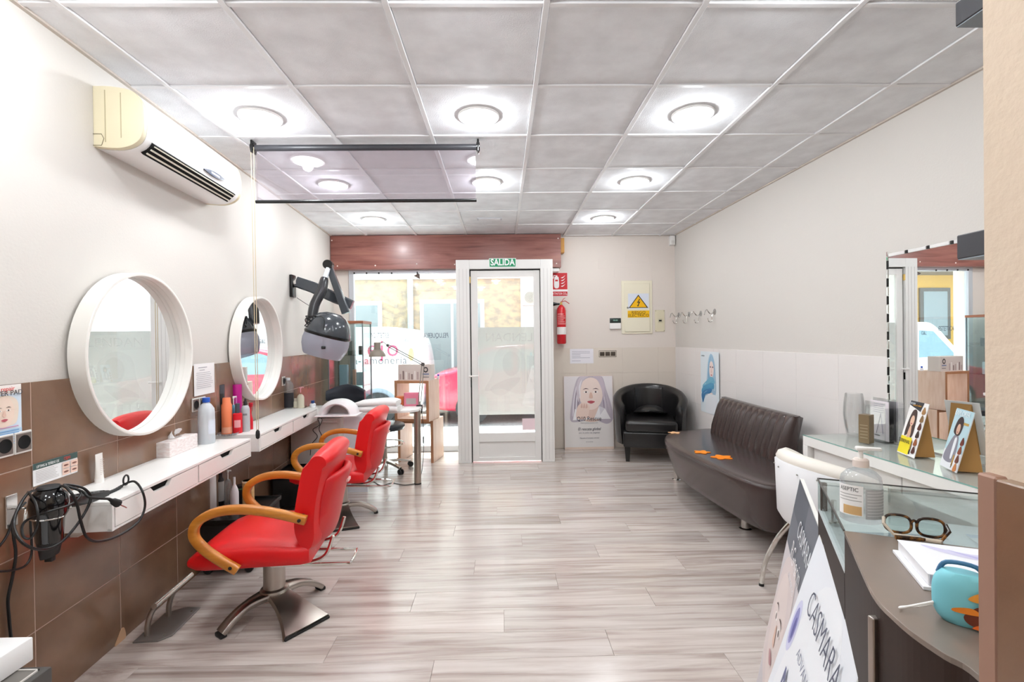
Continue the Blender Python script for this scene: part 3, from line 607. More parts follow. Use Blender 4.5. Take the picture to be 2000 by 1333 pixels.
t, w, h = wall_sheet(on_left, 'leaflet', 'eyelash lifting leaflet with four eye photos behind the hair dryer', 'leaflet', ((63, 908), (150, 881), (64, 952)), .016, lambda w, h: [(rect(0, w, h * .72, h), '#3d5652')] + rule_lines(w * .05, w * .55, h * .62, 8, h * .07, '#c4c0bd', .002) + [x for i in range(2) for j in range(2) for x in ((rect(w * (.62 + .19 * i), w * (.79 + .19 * i), h * (.08 + .31 * j), h * (.36 + .31 * j)), '#eac9b8'), (ell(w * (.705 + .19 * i), h * (.22 + .31 * j), w * .06, h * .045, 12), '#7d4f42'))])
text(t, 'LIFTING & TEÑIDO DE', h * .17, w * .06, h * .83, mc('#f2f4f3'), .003, 'LEFT', sx=.72); text(t, 'CEJAS', h * .19, w * .66, h * .85, mc('#e2453c'), .003, 'LEFT', sx=.8)
# sockets
def socket_frame(x0, y0, n, w, z, label, shift=0.):
    P = LP(x0, y0, .013); t = on_left('socket_plate', label, 'socket', P.y, z, .013, None)
    for k in range(n):
        c = .042 + .074 * k
        f = G().box(0, .009, c - .036, c + .036, -.04, .04, .004).obj('socket', mat('socket_chrome', '#e9e6e1', .25, .3), t, sm=False)
        G().box(.006, .0105, c - .031, c + .031, -.033, .033, .003).obj('insert', mat('socket_grey', '#6d635c', .35), f, sm=False)
        G().lathe([(.0, .0108), (.02, .0108), (.022, .0118), (.025, .0118), (.025, .009), (0, .009)], 24, (0, c, 0), Matrix.Rotation(PI / 2, 3, 'Y')).obj('well', M_dark, f)
    return t
socket_frame(-62, 905, 3, .22, 1.032, 'chrome framed triple wall socket on the tiles below the face poster')
P = LP(377, 792, .013); socket_frame(372, 790, 2, .15, P.z, 'chrome framed double socket beside the round mirror behind the milky bottle')
P = LP(552, 745, .013); socket_frame(549, 748, 1, .08, P.z, 'single wall socket behind the clear bottle on the far shelf')

# ---- hair dryer in its wall holder, with cables
hd = on_left('dryer_holder', 'chrome wall holder with a spiral ring for the hair dryer', 'holder', LP(20, 1000, .013).y, LP(20, 1000, .013).z, .013)
G().box(0, .006, -.022, .022, -.055, .06, .002).obj('wall_plate', mat('bright_chrome', '#dcd9d6', .18, .9), hd, sm=False)
HB = LP(95, 1005, .2); HBl = Vector((.185, HB.y - LP(20, 1000, .013).y - .012, HB.z - LP(20, 1000, .013).z))
G().tube([(.005, 0, .01), (.06, -.01, .012), (HBl.x - .05, HBl.y - .03, .0)], .004).obj('arm', M_chrome, hd)
sp = [(HBl.x + .046 * math.cos(a), HBl.y + .046 * math.sin(a), HBl.z + .02 - .03 * a / (4 * PI)) for a in [4 * PI * i / 40 for i in range(41)]]
G().tube(sp, .0035, 8).obj('spiral_ring', M_chrome, hd)
P = LP(96, 1003, .2)
dr = thing('hair_dryer', 'glossy black hair dryer hanging nozzle-down in its wall holder', 'hair dryer', P, AL)
G().lathe([(0, .088), (.028, .088), (.036, .08), (.05, .062), (.055, .035), (.052, .0), (.041, -.02), (.037, -.09), (.034, -.1), (.0, -.1)], 28).obj('body', mat('dryer_black', '#0e0e10', .12, coat=.5), dr)
G().ring([[(x * (.036 - .02 * k), y_ * (.036 - .0 * k), -.092 - .055 * k) for x, y_ in ell(0, 0, 1, 1, 18)] for k in (0, .5, 1)]).box(-.012, .012, -.009, .009, -.165, -.14, .002).obj('nozzle', M_blackm, dr)
G().lathe([(.0, .094), (.03, .094), (.034, .088), (.0, .086)], 20).obj('intake_cap', mc('#2a2a2c'), dr)
G().lathe([(0, .003), (.0105, .003), (.0115, 0), (0, 0)], 16, (.046, .03, .012), Matrix.Rotation(.58, 3, 'Z') @ Matrix.Rotation(PI / 2, 3, 'Y')).obj('badge', M_chrome, dr)
def dl_(x, y, o=.2): return Matrix.Rotation(-AL, 3, 'Z') @ (LP(x, y, o) - P)
h1, h2, h3 = dl_(206, 966), dl_(238, 950), dl_(246, 938)
hn = G(); hn.sweep([(0, .03, .03), h1 * .4 + Vector((0, 0, .014)), h1 * .75 + Vector((0, 0, .006)), h1], [.034, .036, .036, .03], [.042, .04, .036, .03], (1, 0, 0)); hn = hn.obj('handle', M_black, dr)
G().sweep([h1 * .45 + Vector((0, 0, .034)), h1 * .7 + Vector((0, 0, .026)), h1 * .93 + Vector((0, 0, .018))], .02, .005, (1, 0, 0)).obj('grip_stripe', mat('stripe_grey', '#8b8b8b', .4, noise=('#1a1a1a', 90, .45, .55, (1, 1, 1))), hn)
hc = G(); pts = catmull([h1, h1.lerp(h2, .5) - Vector((0, 0, .004)), h2], 8)
hc.tube(pts, [.009 + .0016 * (k % 2) - .004 * k / len(pts) for k in range(len(pts))], 10); hc.obj('cord_guard', M_blackm, dr)
G().tube([(h3.x, h3.y + .016 * math.cos(a), h3.z + .02 * math.sin(a)) for a in [2 * PI * i / 18 for i in range(18)]], .0035, 6, True).obj('hanging_ring', M_blackm, dr)
def cord(name, label, px, r=.0045, cat='cable', conv=LP):
    pts = [conv(a[0], a[1], a[2]) for a in px]; o = thing(name, label, cat, pts[-1] if pts[-1].z < pts[0].z else pts[0])
    G().tube([q - Vector(o.location) for q in catmull(pts, 7)], r, 7).obj('lead', M_cable, o); return o
c1 = cord('dryer_cable', 'long black cable looped around the hair dryer', [(240, 948, .2), (262, 941, .25), (278, 960, .31), (283, 990, .31), (270, 1020, .31), (235, 1045, .31), (195, 1058, .31), (170, 1050, .31), (158, 1020, .31), (150, 985, .31), (138, 962, .3), (122, 950, .25), (100, 960, .12), (62, 960, .14), (40, 985, .17), (27, 1020, .2), (35, 1050, .25), (60, 1070, .27), (92, 1073, .27), (125, 1055, .27), (160, 1012, .27), (177, 975, .27), (168, 958, .27), (150, 950, .26), (125, 948, .25), (160, 960, .28), (175, 972, .3), (212, 975, .31)])
pl = c1; P = LP(212, 975, .31) - Vector(c1.location); Q = LP(238, 988, .31) - Vector(c1.location)
d_ = (Q - P).normalized(); G().tube([P, P + d_ * .02, P + d_ * .03, P + d_ * .058], [.005, .007, .012, .015], 10).obj('plug', M_blackm, c1)
for k in (-1, 1): G().cyl(Q + Vector((0, .006 * k, -.004 * k)), Q + Vector((0, .006 * k, -.004 * k)) + d_ * .022, .0024, n=8).obj('pin', M_chrome, c1)
cord('loose_cable', 'thin black cable bunched in small loops behind the hair dryer', [(55, 962, .14), (70, 985, .24), (74, 1020, .26), (62, 1050, .24), (47, 1050, .22), (43, 1030, .2), (55, 1015, .2), (95, 1000, .27), (140, 985, .28), (158, 965, .28), (145, 953, .26)], .0038)
cord('hanging_cable', 'black cable hanging down the tiles to the white box', [(58, 985, .03), (60, 1030, .03), (62, 1080, .03), (50, 1105, .03), (22, 1115, .03), (-20, 1118, .03)], .004)
cord('hanging_cable', 'black cable running straight down the tiles from the chrome holder', [(24, 1025, .025), (27, 1050, .025), (31, 1085, .025), (24, 1130, .025), (16, 1170, .025), (18, 1210, .025), (22, 1250, .025)], .005)
cord('hanging_cable', 'black cable slanting off to the side from the chrome holder', [(50, 982, .06), (30, 1005, .06), (12, 1050, .06), (-20, 1090, .06)], .004)

# ================================================================== RED SALON CHAIRS (local: faces +x)
def salon_chair():
    t = thing('salon_chair', 'x', 'salon chair')
    # seat: rounded slab, fuller at the front edge
    sec = []
    for k in range(15):
        x = -.24 + .54 * k / 14; a = k / 14
        hw = .255 * (1 - .0 * a) * (1 if .06 < a < .9 else (.93 if a <= .06 else .955 if a < .97 else .9))
        zt = .415 + .022 * math.sin(PI * min(1, a * 1.05)) - (.03 if a > .97 else .008 if a > .9 else 0); zb = .33 + (.015 if a > .93 else 0)
        L = []
        for (u, w) in ((-1, .35), (-1, .7), (-.965, .9), (-.9, 1.), (-.5, 1.05), (0, 1.07), (.5, 1.05), (.9, 1.), (.965, .9), (1, .7), (1, .35), (.97, .1), (.9, 0), (-.9, 0), (-.97, .1)):
            L.append((x, u * hw, zb + (zt - zb) * w))
        sec.append(L)
    st = G().ring(sec).obj('seat', M_red, t, ang=60)
    G().box(-.2, .22, -.18, .18, .318, .333, .004).obj('seat_pan', M_blackm, t)
    # backrest: thick leaning cushion with curved sides
    prof = [(-.205, .40), (-.175, .47), (-.185, .56), (-.215, .66), (-.25, .76), (-.285, .835), (-.325, .875), (-.375, .88), (-.405, .855), (-.4, .81), (-.365, .72), (-.33, .62), (-.305, .52), (-.295, .44), (-.275, .39), (-.24, .375)]
    prof = [(q.x + max(0, q.y - .45) * .12, q.y - max(0, q.y - .6) * .07) for q in catmull(prof, 3, True)]
    cxp = sum(p[0] for p in prof) / len(prof); czp = sum(p[1] for p in prof) / len(prof)
    sec = []
    for k in range(13):
        u = -1 + 2 * k / 12; e = abs(u) ** 5; sh = 1 - .3 * e; fw = .04 * u * u
        sec.append([((p[0] - cxp) * sh + cxp + fw * (.6 if p[1] < .8 else .2), u * .235, (p[1] - czp) * (1 - .09 * abs(u) ** 3) + czp) for p in prof])
    bk = G().ring(sec).obj('backrest', M_red, t, ang=60)
    pan = [(-.30, .41), (-.325, .5), (-.352, .6), (-.385, .7), (-.415, .765), (-.445, .755), (-.425, .69), (-.39, .59), (-.362, .49), (-.335, .41), (-.318, .395)]
    pan = [(q.x + .028 + max(0, q.y - .45) * .1, q.y - max(0, q.y - .45) * .1) for q in catmull(pan, 3, True)]
    px_ = sum(p[0] for p in pan) / len(pan); pz_ = sum(p[1] for p in pan) / len(pan); sec = []
    for k in range(11):
        u = -1 + 2 * k / 10; sh = 1 - .35 * abs(u) ** 6
        sec.append([((p[0] - px_) * sh + px_ + .05 * u * u, u * .19, (p[1] - pz_) * (1 - .12 * abs(u) ** 4) + pz_) for p in pan])
    rp = G().ring(sec).obj('rear_panel', mat('red_leatherette_rear', '#c9161d', .4, coat=.1, bump=(220, .08)), t, ang=60)
    G().box(-.382, -.362, -.03, .03, .655, .67, .001).obj('maker_tag', mc('#e8b9b4'), rp, sm=False)
    # armrests: bent wood loops
    for s_ in (-1, 1):
        pts = catmull([(.06, s_ * .28, .345), (.13, s_ * .283, .395), (.2, s_ * .285, .455), (.24, s_ * .286, .515), (.225, s_ * .287, .575), (.155, s_ * .287, .615), (.05, s_ * .286, .625), (-.08, s_ * .283, .605), (-.24, s_ * .276, .555)], 5)
        ar = G().sweep(pts, .034, .04).obj('armrest', M_arm, t, ang=50)
        for (x, z) in ((.085, .364), (-.215, .562)): G().cyl((x, s_ * .294, z), (x, s_ * .3005, z), .008, n=12).obj('bolt', M_blackm, ar)
        for (x, z) in ((-.215, .562), (.085, .364)): G().cyl((x, s_ * .2, z), (x, s_ * .27, z), .012, n=10).obj('arm_peg', M_blackm, ar)
    # steel tubes carrying the back, and the pump bar
    for s_ in (-1, 1):
        G().tube(catmull([(-.12, s_ * .13, .302), (-.22, s_ * .13, .298), (-.29, s_ * .13, .33), (-.325, s_ * .13, .42)], 5), .009, 8).obj('back_tube', M_chrome, t)
    G().tube(catmull([(-.04, -.05, .29), (-.2, -.07, .275), (-.37, -.075, .262), (-.4, -.065, .26), (-.4, .075, .26), (-.37, .085, .26), (-.18, .09, .268), (-.02, .1, .275)], 4), .0075, 8).obj('pump_bar', M_chrome, t)
    G().lathe([(0, .32), (.05, .32), (.062, .312), (.062, .268), (.056, .26), (0, .26)], 24).obj('collar', M_blackm, t)
    G().lathe([(0, .26), (.052, .26), (.052, .128), (.066, .122), (.07, .112), (.066, .104), (0, .104)], 28).obj('column', M_steel, t)
    return t
def chair_base(t, rz):
    # two arched legs and one flared foot of cast metal; the base swivels freely under the seat
    b = G()
    for s_ in (-1, 1):
        pts = catmull([(0, 0, .098), (s_ * .07, 0, .1), (s_ * .14, 0, .09), (s_ * .21, 0, .058), (s_ * .262, 0, .018)], 5)
        n = len(pts); b.sweep(pts, [.11 - .05 * min(1, i / n * 2.2) for i in range(n)], [.03 - .004 * i / n for i in range(n)])
    for s_ in (-1,):
        sec = []
        for k in range(8):
            a = k / 7; w = .055 + .02 * a + .05 * a ** 2.5; y_ = s_ * (.0 + .29 * a); z = .106 - .09 * a ** 1.6; th = .018
            sec.append([(-w, y_, z - .012), (-w * .9, y_, z + th * .3), (0, y_ + s_ * .012 * a, z + th * .6), (w * .9, y_, z + th * .3), (w, y_, z - .012), (0, y_, max(.001, z - th * .6))])
        b.ring(sec)
    b.lathe([(0, .108), (.06, .108), (.075, .095), (.07, .075), (.03, .07), (0, .07)], 24)
    bo = b.obj('base', M_steel, t, ang=50); bo.rotation_euler[2] = rz
    for s_ in (-1, 1):
        G().box(s_ * .262 - .016, s_ * .262 + .016, -.03, .03, .0, .02, .006).obj('rubber_cap', M_blackm, bo)
    G().box(-.118, .118, -.297, -.283, 0, .012, .004).obj('rubber_edge', M_blackm, bo)
ch1 = salon_chair(); chair_base_at = []
ch2 = copy_tree(ch1)
def place(ch, x, y, face, base, label):
    ch.location = (x, y, 0); rz = math.atan2(face[1], face[0]); ch.rotation_euler[2] = rz; ch['label'] = label; ch['group'] = 'red salon chairs'
    chair_base(ch, math.atan2(base[1], base[0]) - rz)
place(ch1, -1.185, 2.54, (-1, -.10), (.59, .81), 'red salon chair with wooden arms in front of the shelf with the hair dryer')
place(ch2, -1.275, 3.86, (-1, -.02), (.94, .34), 'red salon chair with wooden arms beside the manicure table')

# ---- steel footrests
def footrest(x, y, label):
    t = thing('footrest', label, 'footrest', (x, y, 0), AL, 'steel footrests')
    G().prism([(-.075, -.14), (.035, -.14), (.075, -.1), (.078, .14), (.0, .15), (-.075, .1)], 0, .008, bev=.002).obj('plate', M_dsteel, t, sm=False)
    for yy in (-.09, .075): G().tube(catmull([(-.04, yy, .006), (-.038, yy, .06), (-.018, yy, .12), (.02, yy, .165)], 5), .0125, 12).obj('post', M_steel, t)
    G().cyl((.024, -.145, .17), (.024, .16, .17), .0135, n=16).obj('bar', mat('satin_steel', '#d6d2cd', .22, 1.), t)
    for (a, b) in ((.04, -.1), (.055, .1)): G().cyl((a, b, .007), (a, b, .01), .005, n=8).obj('screw', M_chrome, t)
footrest(-1.655, 2.435, 'brushed steel footrest standing by the brown tiled wall')
footrest(-1.785, 3.78, 'steel footrest beside the black trolley')

# ---- black trolleys under the shelves
def trolley(x0, x1, y0, y1, h, label):
    t = thing('trolley', label, 'trolley', ((x0 + x1) / 2, (y0 + y1) / 2, 0), AL, 'black trolleys under the shelves'); a, b = (x1 - x0) / 2, (y1 - y0) / 2
    G().box(-a, a, -b, b, .05, h - .03, .006).obj('body', M_blackm, t)
    G().box(-a - .008, a + .008, -b - .008, b + .008, h - .03, h - .012, .004).box(-a - .008, a + .008, -b - .008, -b, h - .02, h, .002).box(-a - .008, a + .008, b, b + .008, h - .02, h, .002).box(-a - .008, -a, -b, b, h - .02, h, .002).box(a, a + .008, -b, b, h - .02, h, .002).obj('tray', M_black, t)
    for z in (.065, .165): G().box(a, a + .006, -b + .012, b - .012, z, z + .09, .003).obj('drawer', mat('trolley_drawer', '#242424', .35), t)
    for i in (-1, 1):
        for j in (-1, 1): G().cyl((i * (a - .03), j * (b - .03) - .01, .024), (i * (a - .03), j * (b - .03) + .01, .024), .024, n=14).box(i * (a - .03) - .008, i * (a - .03) + .008, j * (b - .03) - .013, j * (b - .03) + .013, .02, .055).obj('caster', M_blackm, t)
TZ = .33
trolley(-1.815, -1.52, 2.94, 3.38, TZ, 'black trolley holding the bottles behind the red chair')
trolley(-1.875, -1.60, 3.99, 4.36, .30, 'black trolley under the shelf by the manicure table')
TB = TZ - .012
bottle('spray_can', 'tall white hairspray can on the black trolley', 'can', 411, 998, 928, 21, TB, (CAN, mc('#e6e4e3')), [('cap', cyl_p(1.01, .82, 1.), mc('#f3f2f2'))])
bottle('bottle', 'slim black bottle with grey label on the trolley', 'bottle', 431, 988, 925, 13, TB, (CAN[:3] + [(1, .8), (.6, .86), (.6, 1), (0, 1)], mat('can_black', '#1f1e20', .35)), [('label', label_wrap('#b9b6b2', .15, .75, 1.012), None)])
bottle('pump_bottle', 'clear pump bottle on the trolley beside the slim black bottle', 'bottle', 446, 990, 918, 13, TB, (CAN[:3] + [(1, .6), (.7, .7), (.4, .74), (0, .74)], M_clr), [('pump', pump, mc('#dcdad6'))])
bottle('spray_bottle', 'white bottle with a narrow tip on the trolley', 'bottle', 458.5, 1000, 933, 15, TB, (CAN[:3] + [(1, .55), (.8, .66), (.35, .78), (.3, .8), (0, .8)], mc('#e9e3e6')), [('tip', cyl_p(.3, .79, 1.), mc('#efeef0'))])
bottle('jar', 'round black jar with a green stripe on the trolley', 'jar', 470, 984, 948, 17, TB, (CAN, mat('can_black', '#1f1e20', .35)), [('stripe', [(0, .8), (1.02, .8), (1.02, .86), (0, .86)], mc('#4f8a5a'))])
bottle('kraft_tube', 'kraft cardboard tube standing on the trolley', 'tube', 485.5, 990, 939, 21, TB, (CAN, mat('kraft_card', '#d3ae7c', .7, noise=('#c39b68', 30, .4, .6))), [('lid', cyl_p(1.02, .93, 1.), mc('#e6d3b4'))])
# ---- white box on a dark cart at the very left
p = FP(66, 1286, .45); t = thing('dark_cart', 'dark grey cart under the white box beside the tiled wall', 'cart', (0, 0, 0)); q = FP(103, 1301, .44)
X0 = XL(1.2) + .05
G().box(X0, q.x, .95, q.y, .03, .44, .006).obj('body', mat('cart_grey', '#4a4744', .45), t)
G().box(X0 + .02, q.x - .022, .97, q.y - .022, .44, .443).obj('top_inlay', mat('cart_top', '#6e6964', .35), t, sm=False)
G().box(q.x - .024, q.x - .02, .96, q.y - .02, .4402, .445).box(X0, q.x - .02, q.y - .024, q.y - .02, .4402, .445).obj('edge_line', mc('#d8d3cd'), t, sm=False)
for k in range(2): G().box(q.x - .001, q.x + .003, 1.0, q.y - .04, .08 + .17 * k, .22 + .17 * k).obj('drawer', M_black, t, sm=False)
for i in (X0 + .04, q.x - .04):
    for j in (1.0, q.y - .05): G().cyl((i, j - .01, .02), (i, j + .01, .02), .02, n=12).obj('caster', M_blackm, t)
t = tag(G().box(XL(1.2) + .03, p.x, .98, p.y, .4455, .515, .004).obj('storage_box', mat('white_box', '#f6f5f4', .35)), 'plain white slab box resting on the dark cart', 'box')

# ================================================================== MANICURE CORNER
TP = .725
t = thing('manicure_table', 'white manicure table on a steel leg with a drawer cabinet', 'table', (0, 0, 0))
c = [FP(822, 801, TP), FP(820, 788, TP)]
G().prism([(XL(4.5) + .16, 4.42), (-.86, 4.60), (-.80, 4.66), (-.795, 4.98), (-.85, 5.03), (XL(5.0) + .03, 5.03), (XL(4.5) + .03, 4.42)], TP - .024, TP, bev=.004).obj('table_top', M_white, t, ang=30)
lg = FP(816, 946, 0)
G().cyl((lg.x, lg.y, .012), (lg.x, lg.y + .03, TP - .024), .033, n=22).obj('leg', mat('satin_leg', '#b5a79a', .28, .85), t); G().cyl((lg.x, lg.y, 0), (lg.x, lg.y, .014), .034, n=20).obj('foot_cap', M_blackm, t)
cb = G().box(XL(4.5) + .03, -1.47, 4.47, 4.98, .0, TP - .045, .004).obj('cabinet', mat('cabinet_white', '#e8e4e0', .45), t)
G().box(XL(4.5) + .06, -1.5, 4.464, 4.472, TP - .085, TP - .065, .002).obj('drawer_pull', mc('#f4f2f0'), cb)
for z0, z1 in ((.03, .6),): G().box(XL(4.5) + .05, -1.49, 4.46, 4.471, z0, z1 + .035, .003).obj('drawer', mat('cabinet_front', '#dcd6d0', .45), cb)
G().box(-1.45, -1.24, 4.49, 4.51, 0, TP - .024).obj('side_panel', mat('white_panel', '#eef0f6', .4), t, sm=False)
# UV nail lamp
p = FP(657, 814, TP); t = thing('nail_lamp', 'white arched nail lamp on the manicure table', 'nail lamp', p + Vector((0, .06, 0)))
arc = [(.15 * math.cos(a), .0, .128 * math.sin(a)) for a in [PI * i / 16 for i in range(17)]]
sec = []
for i in range(17):
    a = PI * i / 16; o = Vector((math.cos(a), 0, math.sin(a)))
    sec.append([(o.x * r_ * 1.0, y_, o.z * r_ * .86 + .004) for r_, y_ in ((.112, -.07), (.125, -.078), (.158, -.06), (.166, .0), (.158, .09), (.11, .1), (.106, .0))])
G().ring(sec).obj('hood', mat('lamp_white', '#f2eef0', .3), t, ang=60)
G().box(-.18, .18, -.1, .11, 0, .012, .005).obj('tray', mc('#efe9ea'), t); G().box(-.108, .108, .085, .095, .01, .1).obj('inner_back', mc('#c9bdb9'), t)
# folded towels
p = FP(740, 806, TP); t = thing('towel', 'folded white towel on the manicure table beside the nail lamp', 'towel', p + Vector((-.03, .1, 0)), -.05)
def soft(x0, x1, y0, y1, z0, z1, amp=.006, nx=14, ny=8):
    sec = []
    for i in range(nx + 1):
        x = x0 + (x1 - x0) * i / nx; e = .015 * (abs(2 * i / nx - 1) ** 6)
        sec.append([(x, y, z0 + (z1 - z0 - e) * f + amp * math.sin(9 * x + 7 * y) * (f > .5)) for y, f in ((y0 + .01, 0), (y0 - .002, .4), (y0 + .002, .8), (y0 + .02, 1), ((y0 + y1) / 2, 1.03), (y1 - .02, 1), (y1, .8), (y1, .3), (y1 - .01, 0))])
    return G().ring(sec)
M_tow = mat('towel_cotton', '#f3f0ef', .9, bump=(400, .5))
soft(-.215, .2, -.09, .1, 0, .055).obj('lower_fold', M_tow, t, ang=70); soft(-.2, .19, -.085, .1, .055, .105, .009).obj('upper_fold', M_tow, t, ang=70)
# rolling stool with backrest
t = thing('rolling_stool', 'black rolling stool with a padded back behind the manicure table', 'stool', (-1.26, 5.24, 0))
sec = []
for k in range(9):
    u = -1 + k / 4; sec.append([(-.22 + u * .0 + .0, 0, 0)])
bp = YP(679, 768, 5.25) - Vector((-1.26, 5.24, 0))
sec = []
for k in range(13):
    u = -1 + k / 6; hz = .095 * (1 - .45 * abs(u) ** 2.2); cv = .06 * u * u
    sec.append([(bp.x + u * .2, bp.y - cv + a * .03, bp.z + b * hz - .02 * abs(u)) for a, b in ((-1, -.8), (-1, .7), (-.5, 1), (.5, 1), (1, .7), (1, -.8), (.5, -1), (-.5, -1))])
G().ring(sec).obj('backrest', mat('blue_black_vinyl', '#232a35', .32, coat=.15), t, ang=60)
G().tube(catmull([(bp.x, bp.y + .03, bp.z - .02), (bp.x - .01, bp.y + .06, bp.z - .15), (bp.x + .1, .02, .44), (0, 0, .44)], 5), .014).obj('back_stem', M_blackm, t)
G().lathe([(0, .5), (.17, .5), (.205, .49), (.215, .465), (.2, .435), (0, .425)], 30).obj('seat', mat('blue_black_vinyl', '#232a35', .32), t, ang=60)
G().tube([(.2 * math.cos(a), .2 * math.sin(a), .28) for a in [2 * PI * i / 28 for i in range(28)]], .008, 8, True).obj('foot_ring', M_chrome, t)
G().cyl((0, 0, .08), (0, 0, .43), .025, n=16).obj('gas_lift', M_steel, t)
for k in range(5):
    a = 2 * PI * k / 5 - .75; c_, s_ = math.cos(a), math.sin(a)
    G().sweep([(0, 0, .1), (c_ * .15, s_ * .15, .09), (c_ * .28, s_ * .28, .065)], [.05, .045, .035], [.03, .026, .02], (-s_, c_, 0)).obj('star_leg', M_chrome, t)
    w = G(); 
    for o in (-.014, .014): w.cyl((c_ * .28 - s_ * (o - .008), s_ * .28 + c_ * (o - .008), .027), (c_ * .28 - s_ * (o + .008), s_ * .28 + c_ * (o + .008), .027), .027, n=14)
    w.cyl((c_ * .28, s_ * .28, .03), (c_ * .28, s_ * .28, .07), .008, n=8).obj('caster', M_blackm, t)
# open wooden display cubes
def cube_frame(name, label, x, y, z, w, d, h, rz):
    t = thing(name, label, 'display cube', (x, y, z), rz, 'open display cubes'); th = .03
    for nm, b in (('side', (-w, -w + th, 0, d, 0, h)), ('side', (-th, 0, 0, d, 0, h)), ('shelf', (-w + th, -th, 0, d, h - th, h)), ('shelf', (-w + th, -th, 0, d, 0, th))):
        if nm == 'shelf' and b[4] == 0 and z < .1: continue
        G().box(*b, .002, 1).obj(nm, M_cubes, t, sm=False)
        G().box(b[0], b[1], -.003, .0, b[4], b[5]).obj('edge_band', M_cubew, t, sm=False)
    return t
cA = F0 = FP(847, 905, 0); ca = math.atan2(-.134, .348) * .55
cube_frame('display_cube', 'open beech display cube standing on the floor', cA.x, cA.y, 0, .42, .36, .47, ca)
uc = YP(838, 820, 5.42)
cube_frame('display_cube', 'open beech display cube stacked on top of the other', uc.x, 5.42, .4715, .40, .36, .455, ca)
def small_box(name, label, cat, px, pyb, pyt, wpx, Y, d, col, shapes=None, rz=0., group=None):
    A = YP(px, pyb, Y); h = (pyb - pyt) * Y / FOC; w = wpx * Y / FOC
    t = thing(name, label, cat, (A.x, Y, A.z), -PI / 2 + rz, group)
    G().box(-d, 0, -w / 2, w / 2, 0, h, .002, 1).obj('carton', mat('carton_' + col[1:], col, .5), t, sm=False)
    if shapes: prints(t, shapes(w, h), .0006)
    return t
UZ = .4715 + .03
p = YP(782, 790, 5.55)
for nm, lb, pxl, wd, h, col in (('carton', 'small orange carton on the manicure table beside the towel', (781, 793), .075, .09, '#c76a35'), ('carton', 'pink carton on the manicure table behind the desk lamp clamp', (803, 794), .14, .13, '#d9788f')):
    q = FP(*pxl, TP); t = thing(nm, lb, 'box', (q.x, min(q.y, 4.93), TP + .0003), -PI / 2, 'cartons on the manicure table')
    G().box(-.08, 0, -wd / 2, wd / 2, 0, h, .002, 1).obj('carton', mat('carton_' + col[1:], col, .5), t, sm=False)
    G().box(-.001, .001, -wd * .35, wd * .35, h * .15, h * .6).obj('label', mc('#b3a6a4' if wd > .1 else '#b35a28'), t, sm=False)
def shw(w, h):
    s = [(rect(-w / 2, w / 2, 0, h), '#d9cbc4')]
    for k in range(7): s += [(rect(-w * .45 + k * w * .09, -w * .40 + k * w * .09, h * .05, h * (.4 + .2 * ((k * 3) % 4) / 3)), ('#b9a3a0', '#8d7772', '#efe7e3')[k % 3])]
    s += [(ell(w * .36, h * .68, h * .16, h * .18), '#3a3436'), (ell(w * .36, h * .68, h * .09, h * .1), '#cdbfb8'), (rect(w * .26, w * .46, h * .36, h * .44), '#7d86a8'), (rect(w * .28, w * .46, h * .18, h * .24), '#8d8583')]
    return s
tz = .4715 + .455
p = YP(817, 737, 5.52); t = thing('product_display', 'printed cosmetics display carton on top of the display cubes', 'carton', (-.985, 5.5, tz), -PI / 2 + ca)
G().box(-.14, 0, -.19, .19, 0, .175, .002, 1).obj('carton', mc('#d2c7c1'), t, sm=False); prints(t, shw(.38, .175), .0006)
t = thing('small_bottle', 'small blue bottle on the display cube beside the printed carton', 'bottle', (-.735, 5.64, tz), 0); G().lathe([(0, 0), (.016, 0), (.016, .03), (.008, .038), (0, .038)], 14).obj('body', mc('#e9e3ea'), t); G().lathe([(0, .036), (.011, .036), (.011, .055), (0, .055)], 14).obj('cap', mc('#2f57c4'), t)
# jointed desk lamp clamped to the table end
LY = 4.86
def lp(x, y, dy=0.): return YP(x, y, LY + dy)
base = Vector((-.82, LY, TP)); t = thing('desk_lamp', 'jointed desk lamp with a taupe shade clamped to the manicure table', 'desk lamp', base)
def lv(x, y, dy=0.): return lp(x, y, dy) - base
G().box(-.03, .02, -.025, .025, 0, .012, .003).box(.015, .027, -.02, .02, -.06, .012, .002).box(-.02, .027, -.018, .018, -.065, -.055, .002).cyl((0, 0, -.056), (0, 0, -.027), .006, n=10).cyl((0, 0, -.085), (0, 0, -.065), .013, n=12).obj('clamp', M_black, t)
M_lmet = mat('lamp_steel', '#9d978d', .35, .7)
G().cyl((0, 0, .0), (0, 0, .045), .011, n=12).obj('post', M_lmet, t)
e0, e1 = lv(836, 790), lv(826, 712)
for dx in (-.012, .012): G().cyl(Vector((dx, 0, .04)), e1 + Vector((dx, 0, 0)), .004, n=8).obj('lower_arm', M_lmet, t)
G().cyl(e1 + Vector((0, -.012, 0)), e1 + Vector((0, .012, 0)), .018, n=16).obj('elbow', mat('lamp_dark', '#4c4a48', .4), t)
e2 = lv(757, 675)
for dz in (-.011, .011): G().cyl(e1 + Vector((0, 0, dz)), e2 + Vector((0, 0, dz)), .004, n=8).obj('upper_arm', mat('lamp_dark', '#4c4a48', .4), t)
G().ball(e2, .015, 12).tube([e2, lv(748, 668), lv(741, 672)], .004, 6).obj('head_joint', mat('lamp_dark', '#4c4a48', .4), t)
sc = lv(737, 697)
G().lathe([(.032, .14), (.032, .085), (.035, .07), (.06, .05), (.078, .02), (.081, 0), (.077, 0), (.055, .045), (.028, .07), (.028, .138)], 28, sc).lathe([(0, .142), (.032, .14), (.03, .13), (0, .13)], 20, sc).obj('shade', mat('taupe_enamel', '#8a8175', .4), t)
